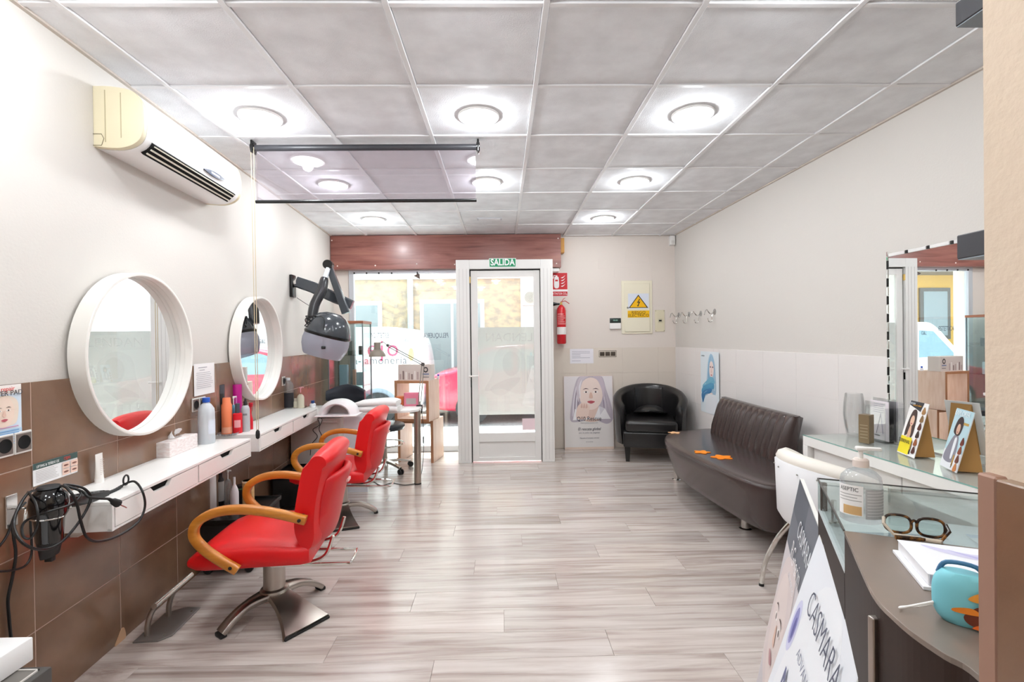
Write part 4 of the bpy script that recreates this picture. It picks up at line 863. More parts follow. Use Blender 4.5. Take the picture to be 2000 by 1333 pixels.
G().tube(catmull([(.02, 0, -.07), (.035, .0, -.25), (.03, .01, -.45), (.02, -.03, -.62), (-.0, -.06, -.71)], 5), .003, 6).obj('lead', M_cable, t)
G().box(.026, .038, -.006, .006, -.37, -.3, .003).obj('inline_switch', M_blackm, t)
t = cord('lamp_cable', 'thin dark cable lying on the floor by the steel table leg', [(812, 945, .004), (790, 948, .004), (765, 944, .004), (745, 949, .004), (728, 940, .004), (722, 933, .004), (712, 936, .004), (706, 930, .004)], .0035, conv=FP)
cord('table_cable', 'pair of thin dark cables hanging from the nail lamp down the cabinet', [(618, 815, 4.44), (624, 830, 4.44), (611, 840, 4.44), (620, 853, 4.44), (609, 868, 4.44), (606, 890, 4.44)], .003, conv=YP)
cord('table_cable', 'thin dark cable curving down the cabinet front beside the cable pair', [(619, 815, 4.44), (629, 820, 4.44), (623, 838, 4.44), (628, 852, 4.44), (624, 872, 4.44)], .003, conv=YP)

# ---- glass vitrine in the corner by the window
VX0, VX1, VY0, VY1, VH = -1.93, -1.55, 5.50, 5.84, 1.60
t = thing('glass_vitrine', 'narrow glass display cabinet with a wooden top by the shop window', 'cabinet', (VX0, VY0, 0), 0)
vw, vd = VX1 - VX0, VY1 - VY0
G().box(-.01, vw + .01, -.01, vd + .01, VH - .03, VH, .003).obj('top_board', mat('vitrine_wood', '#9a5f43', .4), t, sm=False)
G().box(-.01, vw + .01, -.01, vd + .01, 0, .12, .003).obj('plinth', mat('vitrine_wood', '#9a5f43', .4), t, sm=False)
for a, b, c_, d_ in ((0, vw, 0, .005), (0, vw, vd - .005, vd), (0, .005, .005, vd - .005), (vw - .005, vw, .005, vd - .005)): G().box(a, b, c_, d_, .12, VH - .03).obj('pane', M_glassg, t, sm=False)
for a, b in ((0, 0), (vw, 0), (0, vd), (vw, vd)): G().box(a - .006, a + .006, b - .006, b + .006, .12, VH - .03).obj('corner_post', mat('post_steel', '#8d9aa0', .25, .6), t, sm=False)
for z in (.5, .86, 1.21): G().box(.006, vw - .006, .006, vd - .006, z, z + .006).obj('shelf', M_glassg, t, sm=False)
for (lb, a, b, z, w_, h_, col) in (('dark green boxed product on the upper glass shelf of the vitrine', .2, .15, 1.216, .05, .16, '#41544f'), ('slim black product on the upper glass shelf of the vitrine', .3, .2, 1.216, .035, .1, '#2a2c30'), ('pale blue carton on the middle glass shelf of the vitrine', .13, .12, .866, .09, .24, '#8fb3c4'), ('silver carton on the middle glass shelf of the vitrine', .3, .16, .866, .07, .15, '#a9b9c0'), ('peach slim carton on the middle glass shelf of the vitrine', .225, .2, .866, .03, .18, '#c99f8b'), ('small white carton on the lower glass shelf of the vitrine', .2, .15, .506, .12, .14, '#dfe6ea')):
    tag(G().box(-w_ / 2, w_ / 2, -.03, .03, 0, h_, .003, 1).obj('product_box', mat('product_' + col[1:], col, .4), None, (VX0 + a, VY0 + b, z), sm=False), lb, 'box', 'products in the glass vitrine')

# ---- hood dryer on its wall arm
BYh = 4.62; bz = 1.90
t = on_left('hood_dryer', 'black salon hood dryer with a clear visor on a jointed wall arm', 'hood dryer', BYh, bz)
def hl(x, y, Y):                                   # photo point at depth Y, in the dryer's own frame
    q = YP(x, y, Y) - Vector((XL(BYh), BYh, bz)); return Matrix.Rotation(-AL, 3, 'Z') @ q
G().box(0, .03, -.05, .05, -.11, .1, .008).obj('wall_bracket', M_black, t); G().cyl((.03, 0, .03), (.055, 0, .03), .035, n=18).obj('pivot', M_chrome, t)
M_gun = mat('gunmetal_gloss', '#3b4046', .18, coat=.5)
A0, A1 = Vector((.05, 0, .035)), hl(688, 596, 4.62)
G().sweep([A0, A0.lerp(A1, .3) + Vector((0, 0, .012)), A0.lerp(A1, .7), A1], [.06, .065, .06, .055], [.1, .105, .1, .085], (0, 1, 0)).obj('wall_arm', M_gun, t)
B0, B1 = hl(676, 612, 4.56), hl(642, 518, 4.5)
G().sweep([B0, B0.lerp(B1, .4), B0.lerp(B1, .8), B1], [.05, .055, .055, .055], [.075, .065, .055, .06], (0, 1, 0)).obj('spring_arm', M_gun, t)
G().cyl(B1 + Vector((0, -.045, 0)), B1 + Vector((0, .025, 0)), .042, n=20).obj('elbow', M_black, t)
G().cyl(hl(641, 524, 4.47), hl(634, 546, 4.44), .02, .024, n=14).obj('knuckle', mc('#d9dde3'), t)
C0, C1, C2, C3 = hl(634, 543, 4.44), hl(628, 568, 4.41), hl(614, 598, 4.38), hl(609, 632, 4.36)
G().tube(catmull([C0, C1, C2, C3], 6), [.03, .035, .038, .04, .042, .043, .044, .044, .044, .044, .044, .044, .044, .044, .044, .043, .043, .042, .04][:19], 14).obj('curved_arm', mat('arm_black', '#2b2c2f', .25, coat=.3), t)
HC = hl(640, 655, 4.30); TI = Matrix.Rotation(math.radians(16), 3, 'Y')
prof = [(.0, .2), (.06, .195), (.115, .172), (.155, .13), (.18, .075), (.19, .02), (.19, .0), (.186, .0)]
G().lathe(prof, 36, HC, TI).obj('dome', M_gun, t)
G().lathe([(.193, .012), (.195, .0), (.19, -.012), (.183, -.004)], 36, HC, TI).obj('dome_rim', M_black, t)
M_vis = glassmat('smoked_visor', '#e6e8ee', .1, .06, .5, '#e3e4ee')
G().lathe([(.188, -.004), (.196, -.06), (.19, -.11), (.165, -.175), (.155, -.19), (.152, -.188), (.162, -.173), (.186, -.11), (.192, -.06), (.185, -.004)], 36, HC, TI).obj('visor', M_vis, t)
pts = [HC + Vector((-.11 + .05 * math.sin(k * 1.9), -.09 + .03 * math.cos(k * 2.3), .12 + .045 * math.sin(k * 1.27))) for k in range(18)]
G().tube(catmull(pts, 5), .0045, 6).obj('coiled_lead', M_cable, t)
q0, q1 = hl(632, 622, 4.12), hl(632, 678, 4.12)
G().tube(catmull([HC + Vector((-.08, -.1, .16)), q0 + Vector((0, .0, .0)), q0.lerp(q1, .5), q1], 6), .0035, 6).obj('plug_lead', M_cable, t); G().box(q1.x - .016, q1.x + .016, q1.y - .012, q1.y + .012, q1.z - .018, q1.z + .006, .004).obj('plug', M_black, t)
G().tube(catmull([hl(580, 582, 4.62), hl(595, 592, 4.6), hl(608, 600, 4.45)], 5), .003, 6).obj('feed_lead', M_cable, t)

# ================================================================== BACK WALL, RIGHT OF THE DOOR
def back_box(name, label, cat, x0, y0, x1, y1, Y=YB):
    a, b = YP(x0, y0, Y), YP(x1, y1, Y); w, h = b.x - a.x, a.z - b.z
    return on_back(name, label, cat, a.x, b.z, YB), w, h
t, w, h = back_box('fuse_box', 'cream metal fuse box with a yellow electrical warning on the back wall', 'fuse box', 1213, 549, 1274, 652)
M_cr = mat('cream_enamel', '#ece5cf', .4)
G().box(0, .012, 0, w, 0, h, .003).obj('frame', M_cr, t, sm=False)
dr_ = G().box(.012, .024, w * .09, w * .91, h * .04, h * .95, .004).obj('door', M_cr, t, sm=False)
G().cyl((.024, w * .19, h * .49), (.03, w * .19, h * .49), .012, n=16).obj('lock', M_dsteel, dr_)
cx = w * .54
prints(t, [(rect(cx - .13, cx + .13, h * .47, h * .755), '#dbe0ec'), ([(cx - .122, h * .485), (cx + .122, h * .485), (cx, h * .735)], '#2a2520'), ([(cx - .104, h * .496), (cx + .104, h * .496), (cx, h * .71)], '#f2b90c'), ([(cx + .012, h * .655), (cx - .02, h * .58), (cx + .004, h * .585), (cx - .012, h * .53), (cx - .02, h * .535), (cx - .008, h * .51), (cx + .008, h * .53), (cx, h * .531), (cx + .024, h * .603), (cx, h * .6), (cx + .022, h * .65)], '#2a2520'), (rect(cx - .135, cx + .135, h * .305, h * .435), '#f2bd10')], .0245, name='warning_label')
text(t, 'RIESGO', .052, cx, h * .398, mc('#5a4410'), .026); text(t, 'ELÉCTRICO', .05, cx, h * .342, mc('#5a4410'), .026)
t, w, h = back_box('breaker_plate', 'small cream cover plate with a breaker beside the fuse box', 'cover plate', 1279, 606, 1298, 648)
G().box(0, .008, 0, w, 0, h, .002).obj('plate', mat('cream_plate', '#e1d8bd', .45), t, sm=False); f = G().box(.008, .014, w * .32, w * .72, h * .42, h * .6, .001).obj('window', mc('#cfc7ae'), t, sm=False); G().box(.013, .0165, w * .38, w * .66, h * .47, h * .54).obj('breaker', M_blackm, f, sm=False)
for a in (.06, .94):
    for b in (.04, .96): G().cyl((.008, w * a, h * b), (.0095, w * a, h * b), .005, n=8).obj('screw', mc('#8d8468'), t)
t, w, h = back_box('alarm_keypad', 'white alarm keypad with a black display beside the fuse box', 'keypad', 1190, 622, 1212, 643)
G().box(0, .025, 0, w, 0, h, .006).obj('case', M_white, t); G().box(.02, .028, 0, w, h * .55, h, .006).obj('display', mat('keypad_black', '#22302c', .3), t); text(t, '88:88', .026, w * .5, h * .79, mc('#9fd0bb'), .029); G().box(.024, .027, w * .03, w * .97, h * .05, h * .5, .002).obj('flap', mc('#f4f2ef'), t, sm=False)
t, w, h = back_box('light_switch', 'triple dark light switch in a pale frame on the back wall', 'switch', 1169, 685, 1204, 698)
G().box(0, .008, 0, w, 0, h, .006).obj('frame', mat('switch_frame', '#574d44', .4), t); G().box(.006, .0092, w * .025, w * .975, h * .08, h * .92, .004).obj('inner_frame', mc('#d6cabc'), t)
for k in range(3): G().box(.008, .012, w * (.06 + .305 * k), w * (.325 + .305 * k), h * .2, h * .8, .003).obj('rocker', mat('rocker_brown', '#4e443a', .4), t)
t, w, h = back_box('notice', 'white typed notice on the beige tiles under the fire extinguisher', 'notice', 1113, 682, 1159, 710)
G().box(.007, .0078, 0, w, 0, h).obj('sheet', mat('sheet_lilac', '#ebe8ee', .6), t, sm=False)
prints(t, [(rect(w * .08, w * (.85 if k in (0, 1, 4) else .45), h * (.8 - .105 * k), h * (.825 - .105 * k)), '#9f9cab') for k in (0, 1, 2, 3, 4, 6)], .008)
t, w, h = back_box('motion_sensor', 'white motion sensor high in the corner of the back wall', 'sensor', 1306, 462, 1316, 481)
G().prism([(0, 0), (.05, .01), (.055, .06), (.05, h), (0, h)], 0, w, 'xz', .004).obj('case', M_white, t); G().box(.05, .056, w * .2, w * .8, h * .12, h * .5, .003).obj('lens', mc('#e3e0dc'), t)
# extinguisher sign and extinguisher
t, w, h = back_box('extinguisher_sign', 'red fire extinguisher sign beside the door', 'sign', 1075, 533, 1109, 579)
G().box(0, .003, 0, w, 0, h).obj('panel', mc('#f5eeee'), t, sm=False)
prints(t, [(rect(.004, w - .004, h * .29, h - .004), '#c8202a'), (rect(.004, w - .004, .004, h * .2), '#c8202a'), (blob((w * .22, h * .38), (w * .22, h * .76), (w * .28, h * .83), (w * .42, h * .83), (w * .48, h * .76), (w * .48, h * .38)), '#f8f4f4'), (rect(w * .3, w * .4, h * .82, h * .88), '#f8f4f4'), (blob((w * .38, h * .86), (w * .2, h * .9), (w * .14, h * .76), (w * .18, h * .76), (w * .24, h * .86), (w * .38, h * .83)), '#f8f4f4'), (rect(w * .27, w * .43, h * .63, h * .7), '#c8202a')] + [(blob((w * .6, h * (.42 + .12 * k)), (w * .72, h * (.41 + .12 * k)), (w * .86, h * (.52 + .12 * k)), (w * .74, h * (.46 + .12 * k))), '#f8f4f4') for k in range(4)], .0032)
text(t, 'EXTINTOR CO₂', h * .13, w * .5, h * .105, mc('#f8f4f4'), .0062, sx=.72)
p0, p1 = YP(1097, 672, 6.02), YP(1097, 596, 6.02)
t = thing('fire_extinguisher', 'red fire extinguisher hung on the back wall beside the door', 'fire extinguisher', (p0.x, 6.025, p0.z)); H = p1.z - p0.z; R = .057
G().lathe([(0, 0), (R * .85, 0), (R, .015), (R, H * .84), (R * .85, H * .92), (R * .45, H * .985), (R * .3, H), (0, H)], 28).obj('cylinder', mat('extinguisher_red', '#cf1422', .25, coat=.4), t)
def band(a, b, col, arc=(-2.9, -.25)):
    n = 14; V = [(R * 1.012 * math.cos(arc[0] + (arc[1] - arc[0]) * i / n), R * 1.012 * math.sin(arc[0] + (arc[1] - arc[0]) * i / n), z) for z in (a, b) for i in range(n + 1)]
    g = G(); g._add(V, [(i, i + 1, n + 2 + i, n + 1 + i) for i in range(n)]); return g
band(H * .24, H * .43, 0).obj('label', mc('#f4f0ee'), t)
for k in range(6): band(H * (.5 + .05 * k), H * (.52 + .05 * k), 0, (-2.5, -.7 - .25 * (k % 3))).obj('label_text', mc('#eba9a6'), t)
G().cyl((0, 0, H), (0, 0, H + .035), .014, n=12).obj('valve', mat('brass', '#d8b46a', .3, .6), t)
G().sweep([(-.01, 0, H + .035), (.05, 0, H + .05), (.1, 0, H + .015)], .018, .008).obj('handle', mat('lever_red', '#b5121e', .35), t)
G().sweep([(0, 0, H + .03), (.03, 0, H + .075), (.05, 0, H + .085)], .016, .006).obj('lever', mat('lever_red', '#b5121e', .35), t)
G().lathe([(.012, .0), (.014, .03), (.03, .1), (.032, .12), (.028, .12), (.012, .03)], 18, (-.02, 0, H + .012), Matrix.Rotation(-PI / 2, 3, 'Y')).obj('horn', M_black, t)
G().box(-.02, .02, R, .075, H * .8, H * .9).obj('wall_hook', M_blackm, t)
# beauty board leaning on the back wall
p = FP(1151, 878.5, 0); bw, bh = .61, .905
t = thing('poster_board', 'large beauty board with a smiling silver-haired woman leaning on the back wall', 'poster board', (1.062, 6.02, 0), -PI / 2); t.rotation_euler = (0, 0, -PI / 2)
lean = Matrix.Rotation(math.radians(-3.2), 4, 'Y')
bd = G().box(-.012, 0, -bw / 2, bw / 2, 0, bh, .001, 1, M=lean).obj('board', mat('board_blush', '#efe2dd', .5, noise=('#e9d0c8', 2.2, .4, .65)), t, sm=False)
def leanw(v): q = lean @ Vector(v); return tuple(q)
hx, hy = .02, .66
shp = [(rect(-bw / 2 + .003, bw / 2 - .003, .36, bh - .003), '#eae4e6'), (rect(-bw / 2 + .003, bw / 2 - .003, .003, .36), '#ece7e4'), (rect(-.302, .302, .004, .03), '#e9d3c4'),
       (blob((-.23, .36), (-.21, .58), (-.17, .78), (-.11, .895), (.03, .9), (.17, .895), (.22, .74), (.28, .54), (.3, .38), (.22, .31), (.05, .37), (-.12, .34)), '#c3b8c3')]
shp += [(blob((-.2 + .018 * k, .4), (-.19 + .016 * k, .6), (-.15 + .012 * k, .78), (-.16 + .016 * k, .6)), ('#e3dde4', '#9d909d')[k % 2]) for k in range(4)] + [(blob((.2 + .026 * k, .36 + .02 * k), (.19 + .016 * k, .58), (.16 + .012 * k, .8), (.18 + .02 * k, .58)), ('#94869a', '#e6e0e6')[k % 2]) for k in range(4)]
shp += [(blob((-.06, .36), (-.05, .56), (.1, .56), (.13, .36)), '#e6cabd'), ([(-.2, .36), (-.17, .5), (-.06, .44), (.02, .37)], '#f5f2f4'), ([(.06, .37), (.13, .53), (.2, .5), (.27, .37)], '#f5f2f4'), ([(.13, .53), (.2, .5), (.14, .42)], '#dedae0')] + face(.03, .685, .2, tone='#f3dfd6', lips='#b9545f', eye='#5a3f42')
shp += [(blob((-.125, .58), (-.15, .75), (-.1, .893), (.0, .898), (-.06, .85), (-.1, .74)), '#d3c8d0'), (blob((.185, .6), (.2, .75), (.16, .893), (.06, .898), (.12, .84), (.165, .73)), '#cdbfca'), (blob((-.1, .62), (-.12, .76), (-.08, .86), (-.1, .75)), '#efe9ee'),
        (blob((-.15, .38), (-.15, .49), (-.12, .55), (-.07, .575), (-.02, .56), (.01, .52), (.0, .45), (-.03, .38)), '#efd6ca')] + [(blob((-.1 + .03 * k, .515 - .004 * k), (-.085 + .03 * k, .565), (-.075 + .03 * k, .515)), '#ddb7a9') for k in range(3)]
shp = [([(max(-.3, min(.3, u)), max(.004, min(.9, v))) for u, v in P], c) for P, c in shp]
prints(t, shp, .0008, .00008, warp=leanw)
for s_, sz, v_, col, sh_ in (('Q10 Rescue', .072, .375, '#2d2a33', 0), ('El rescate global', .05, .25, '#54505a', .25), ('para las pieles más exigentes', .026, .205, '#8d8890', .2), ('Máxima pureza coenzima Q10', .02, .325, '#9a959c', 0), ('Descubre el complejo antiedad', .022, .14, '#8d8890', .1), ('en tu centro', .02, .095, '#8d8890', 0)):
    e = text(t, s_, sz, 0, v_, mc(col), .0062, shear=sh_, sx=.86)
    for vv in e.data.vertices: vv.co = lean @ vv.co

# ================================================================== RIGHT WALL
for k, (a, b) in enumerate(((1326, 622), (1346, 621), (1369, 620), (1396, 617))):
    P = RP(a, b); t = on_right('coat_hook', ('chrome coat hook nearest the back corner of the right wall', 'chrome coat hook next to the corner hook of the row', 'chrome coat hook next to the end hook above the blue-haired poster', 'chrome coat hook at the poster end of the row')[k], 'coat hook', P.y, P.z, 0, 'row of chrome coat hooks')
    G().lathe([(0, .004), (.03, .004), (.032, 0), (0, 0)], 20, (0, 0, .04), Matrix.Rotation(PI / 2, 3, 'Y')).obj('pad', glassmat('clear_pad', '#f4f4f4', .15, .1, .3), t)
    G().tube(catmull([(.004, 0, .05), (.02, 0, .03), (.03, 0, -.01), (.03, 0, -.05), (.045, 0, -.065), (.065, 0, -.055), (.075, 0, -.03)], 4), .005, 8).tube(catmull([(.02, 0, .03), (.045, 0, .02), (.07, 0, .045), (.085, 0, .065), (.1, 0, .05), (.11, 0, .015)], 4), .005, 8).ball((.075, 0, -.03), .007, 10).ball((.11, 0, .015), .007, 10).obj('hook', M_chrome, t)
A, B, C_ = RP(1368, 686, .01), RP(1406, 690, .01), RP(1368, 800, .01); w = A.y - B.y; h = .66
t = on_right('poster', 'tall poster of a woman with long pale blue hair on the right wall', 'poster', A.y, 1.215 - h, .0085)
n = 6; g = G(); V = [(.0005 + .012 * (i / n) ** 3, w * i / n, h * j) for j in (0, 1) for i in range(n + 1)]; g._add(V, [(i, i + 1, n + 2 + i, n + 1 + i) for i in range(n)]); g.obj('sheet', mat('sheet_sky', '#e6f0f6', .5), t)
def cw(v): return (v[0] + .012 * (v[1] / w) ** 3, v[1], v[2])
def B_(*p): return blob(*[(a_ * w, b_ * h) for a_, b_ in p])
prints(t, [(B_((.3, .3), (.36, .66), (.42, .86), (.55, .965), (.7, .9), (.8, .66), (.82, .36), (.6, .26)), '#a7c9df'), (B_((.3, .02), (.28, .2), (.42, .34), (.62, .33), (.84, .3), (.9, .12), (.88, .02)), '#eaeff5'), (B_((.5, .22), (.52, .33), (.68, .33), (.66, .18)), '#f0dcd6'),
           (ell(w * .585, h * .72, w * .125, h * .13, 24), '#f3dfd9'), (B_((.5, .755), (.54, .77), (.58, .752), (.54, .745)), '#6a4d5a'), (B_((.62, .752), (.66, .77), (.7, .755), (.66, .745)), '#6a4d5a'), (B_((.575, .74), (.57, .67), (.6, .662), (.605, .7)), '#e3c3bc'), (ell(w * .59, h * .628, w * .04, h * .012, 12), '#c9707f'),
           (B_((.42, .5), (.43, .74), (.5, .88), (.57, .93), (.5, .82), (.47, .66), (.49, .5)), '#86b3d2'), (B_((.72, .5), (.73, .72), (.66, .86), (.58, .935), (.72, .88), (.79, .7), (.79, .5)), '#9cc3dc'), (B_((.74, .4), (.76, .6), (.73, .78), (.78, .62), (.79, .42)), '#cfe2ee'),
           (B_((.12, .44), (.34, .53), (.56, .6), (.74, .57), (.76, .5), (.56, .5), (.34, .44), (.16, .4)), '#79bad4'), (B_((.06, .36), (.2, .44), (.46, .49), (.7, .5), (.72, .42), (.48, .4), (.24, .36), (.1, .3)), '#5aa0c6'), (B_((.06, .3), (.24, .37), (.5, .41), (.62, .4), (.5, .33), (.28, .3), (.14, .16), (.08, .2)), '#4a86b8'), (B_((.2, .455), (.44, .525), (.66, .54), (.46, .505)), '#b5e0ea'), (B_((.16, .39), (.4, .45), (.6, .455), (.4, .43)), '#93cbe0'), (B_((.14, .3), (.32, .36), (.48, .375), (.3, .335)), '#7fb1d6')], .0012, .0002, warp=cw)
text(t, 'revlon', .03, w * .14, h * .93, mc('#59606a'), .0035)
# rectangular mirror with clip border
A, TRc = RP(1738, 500), RP(1868, 466)
my0 = A.y; mz1, mz0 = 1.847, .756; ml_ = 1.25
t = on_right('wall_mirror', 'large frameless rectangular mirror with small clips along its edge on the right wall', 'mirror', my0, mz0, .008)
G().box(0, .006, 0, ml_, 0, mz1 - mz0).obj('mirror_glass', M_mirror, t, sm=False)
k = 0; z = .02
while z < mz1 - mz0 - .02:
    G().box(.004, .010, -.006, .004, z, z + .05, .001, 1).obj('clip', M_black if k % 2 else M_mirror, t, sm=False); z += .052; k += 1
y_ = 0.01; k = 0
while y_ < ml_ - .12:
    L__ = .11 if k % 2 == 0 else .016; G().box(.004, .011, y_, y_ + L__, mz1 - mz0 - .012, mz1 - mz0 + .006, .001, 1).obj('clip', mc('#e6e4e2') if k % 2 == 0 else M_black, t, sm=False)
    y_ += L__ + .004; k += 1
# ---- black floating shelves on the back of the partition
for z, lb in ((1.543, 'lower black floating shelf projecting from the partition near the mirror'), (2.03, 'upper black floating shelf projecting from the partition under the ceiling')):
    q = FP(1868, 507, 1.543)
    t = thing('floating_shelf', lb, 'shelf', (q.x, PY, z), 0, 'black floating shelves')
    G().box(0, .9, 0, q.y - PY, 0, .05, .002, 1).obj('board', mat('shelf_charcoal', '#3b3b40', .5), t, sm=False); G().box(.002, .898, .002, q.y - PY - .002, -.002, .0).obj('underside', mat('shelf_under_reflection', '#8f9aa3', .3), t, sm=False)  # black shelf; reflected light put into the paler blue-grey of its underside

# ================================================================== BROWN BENCH
BT, BB = .47, .165
front = [FP(*q, BT) for q in ((1345, 841), (1318, 842), (1304, 847), (1297.5, 855), (1303, 865), (1330, 882), (1400, 916), (1470, 944), (1521, 952))]
pl = [(q.x, q.y) for q in front] + [(1.76, 2.96), (1.85, 3.03), (1.93, 3.14), (2.03, 3.2), (2.13, 3.3), (2.14, 4.0), (2.13, 4.6), (2.05, 4.8)]
pl = [(q.x, q.y) for q in catmull(pl, 4, True)]
t = thing('bench', 'dark brown leather waiting bench with a curved front and ribbed back', 'bench', (1.85, 3.85, 0)); o0 = Vector((1.85, 3.85, 0))
cx_ = sum(p[0] for p in pl) / len(pl); cy_ = sum(p[1] for p in pl) / len(pl)
sec = []
for z, k in ((BB, .72), (BB + .01, .75), (BB + .05, .79), (BT - .07, .97), (BT - .025, 1.0), (BT - .008, .985), (BT, .955), (BT + .004, .8), (BT + .004, .3)):
    sec.append([((p[0] - cx_) * (k if p[0] < cx_ or k < .7 or z >= BT - .03 else 1) + cx_ - o0.x, (p[1] - cy_) * (1 - (1 - k) * .25) + cy_ - o0.y, z) for p in pl])
G().ring(sec).obj('seat', M_bleather, t, ang=50)
# back: ribbed, leaning, on the wall side
ya, yb_ = 4.60, 3.43; nr = 13; N = nr * 6
sec = []
for i in range(N + 1):
    a = i / N; y_ = ya + (yb_ - ya) * a; rib = .022 * abs(math.sin(PI * nr * a)) ** .5; bow = .05 * math.sin(PI * a); end = min(1, min(a, 1 - a) * 26 + .35)
    def P_(f, z): return (f - o0.x, y_ - o0.y, z)
    xb, xt = 1.955 - bow * .4, 2.055 - bow * .2
    th = .09 * end
    L = []
    for z in (BT + .002, BT + .08, BT + .18, BT + .27, BT + .315):
        f = (z - BT) / .33; L.append(P_(xb + (xt - xb) * f - rib * end * (1 if .06 < f < .93 else .3) + (.09 - th) * .5, z))
    L += [P_(xt + .01, BT + .335), P_(xt + .05, BT + .338), P_(xt + th, BT + .32), P_(xb + .13, BT + .1), P_(xb + .12, BT + .002)]
    sec.append(L)
G().ring(sec).obj('backrest', M_bleather, t, ang=50)
for q in (FP(1322, 937), FP(1456, 1033), Vector((2.05, 4.55, 0)), Vector((2.02, 3.36, 0))):
    G().lathe([(0, 0), (.042, 0), (.044, .004), (.03, .01), (.03, BB + .01), (0, BB + .01)], 24, q - o0).obj('leg', M_chrome, t)
# felt leaves on the seat
def leaf_shape(sc, rot):
    pts = []
    for i in range(40):
        a = 2 * PI * i / 40; r = .052 + .012 * math.cos(5 * a); pts.append((r * math.cos(a + rot) * sc * 1.15, r * math.sin(a + rot) * sc))
    return pts
for (a, b, col, rot, sc, lb) in ((1317, 846, '#eab889', .2, .8, 'pale peach felt leaf at the far end of the brown bench'), (1371, 884, '#f08a1c', 1.0, .9, 'smaller orange felt leaf on the brown bench'), (1410, 894, '#f5860f', .4, 1.12, 'larger orange felt leaf in the middle of the brown bench')):
    q = FP(a, b, BT + .005); tag(G().prism(leaf_shape(sc, rot), 0, .004).obj('felt_leaf', mat('felt_' + col[1:], col, .9), None, q, sm=False), lb, 'leaf', 'felt leaves on the bench')

# ================================================================== BLACK TUB ARMCHAIR (local: faces -y)
t = thing('armchair', 'black leather tub armchair in the corner by the fuse box', 'armchair', (1.70, 5.65, 0), math.radians(-14))
R0, R1, TH = .40, .30, 2.22
sec = []
NA = 40
for i in range(NA + 1):
    a = -TH + 2 * TH * i / NA; f = abs(a) / TH; top = .80 - .2 * f ** 2.2 - .012 * f; c_, s_ = math.sin(a), math.cos(a)
    fl = 1 + .05 * (f ** 3); k = min(1, (1 - f) * 14 + .6)
    ro, ri = R0 * fl, (R0 - .095 * k) * fl - .0
    def P_(r, z): return (c_ * r, s_ * r * .95, z)
    sec.append([P_(ro - .03, .17), P_(ro - .012, .3), P_(ro, top - .1), P_(ro + .008, top - .03), P_(ro - .015, top), P_((ro + ri) / 2, top + .012), P_(ri + .01, top - .004), P_(ri, top - .05), P_(ri - .008, .35), P_(ri, .17)])
G().ring(sec).obj('tub_back', M_bkleather, t, ang=60)
for k in (-.55, .55):
    ri = R0 - .0965; G().tube([(math.sin(k) * ri * f, math.cos(k) * ri * .95 * f, z) for f, z in ((.985, .4), (.99, .55), (.99, .7), (1.0, .77))], .004, 6).obj('seam', M_blackm, t)
G().box(-.275, .275, -.36, .24, .33, .455, .035, 4).obj('seat_cushion', M_bkleather, t, ang=60)
G().box(-.30, .30, -.345, .25, .16, .335, .02, 3).obj('base', M_bkleather, t, ang=60)
for i in (-1, 1):
    for j in (-.3, .26): G().ring([[(i * .255 + a * r_, j + b * r_, z) for a, b in ((-1, -1), (1, -1), (1, 1), (-1, 1))] for z, r_ in ((0, .02), (.165, .032))]).obj('leg', mat('ebony', '#141110', .35), t, sm=False)
tc = thing('cushion', 'small black leather cushion lying in the tub armchair', 'cushion', (1.735, 5.74, .458), math.radians(-14))
sec = []
for k in range(11):
    u = -1 + k / 5; r = max(.004, .07 * (1 - abs(u) ** 3.)); sec.append([(u * .19, math.cos(a) * (r * 1.3 + .02) * (1 + .08 * math.sin(5 * u)), .045 + math.sin(a) * r * .75 + .035 * (1 - u * u) * 1 + .012 * math.sin(a * 2)) for a in [2 * PI * i / 14 for i in range(14)]])
zmin = min(q[2] for s_ in sec for q in s_)
G().ring([[(q[0], q[1], q[2] - zmin) for q in s_] for s_ in sec]).obj('pad', M_bkleather, tc, ang=60)
G().tube([(u * .19, -.1 * (1 - u ** 4) - .012, .035 + .035 * (1 - u * u)) for u in [-1 + k / 8 for k in range(17)]], .006, 6).obj('piping', M_blackm, tc)

# ================================================================== WHITE CONSOLE AND WHAT STANDS ON IT
CT = .75
t = thing('console_table', 'white console table with a glass top along the right wall', 'table', (XR(3.10), 3.10, 0), PI + AR); cw_, cl_ = .367, 1.4
# local: x out of the wall, y towards the camera
G().box(.01, cw_, 0, cl_, CT - .064, CT - .006, .002, 1).obj('table_top', M_white, t, sm=False)
G().box(.01, cw_ + .001, -.001, cl_, CT - .0055, CT, .001, 1).obj('glass_top', glassmat('console_glass', '#fcfefd', .05), t, sm=False); G().box(cw_ + .0005, cw_ + .0015, 0, cl_, CT - .0055, CT - .0005).obj('glass_edge', mat('glass_edge_green', '#7fb0a6', .2), t, sm=False)
for y0 in (0, cl_ - .045): G().box(.01, cw_, y0, y0 + .045, 0, CT - .064, .002, 1).obj('leg_panel', M_white, t, sm=False)
G().box(.02, cw_ - .05, .05, cl_ - .05, CT - .18, CT - .066, .002, 1).obj('drawer_box', M_whitem, t, sm=False)
G().box(cw_ - .052, cw_ - .036, .055, cl_ / 2, CT - .175, CT - .072, .002, 1).box(cw_ - .052, cw_ - .036, cl_ / 2 + .006, cl_ - .055, CT - .175, CT - .072, .002, 1).obj('drawer', M_white, t, sm=False)
CZ = CT + .0005
p = FP(1658, 845, CZ); p.x -= .04; t = thing('vase', 'tall clear glass vase on the white console', 'vase', p); t.location.y = 3.02
G().lathe([(0, 0), (.036, 0), (.04, .006), (.05, .06), (.058, .13), (.056, .2), (.047, .265), (.045, .265), (.053, .2), (.055, .13), (.047, .06), (.035, .016), (0, .014)], 32).obj('glass', glassmat('vase_glass', '#fbfcfc', .04, .01), t)
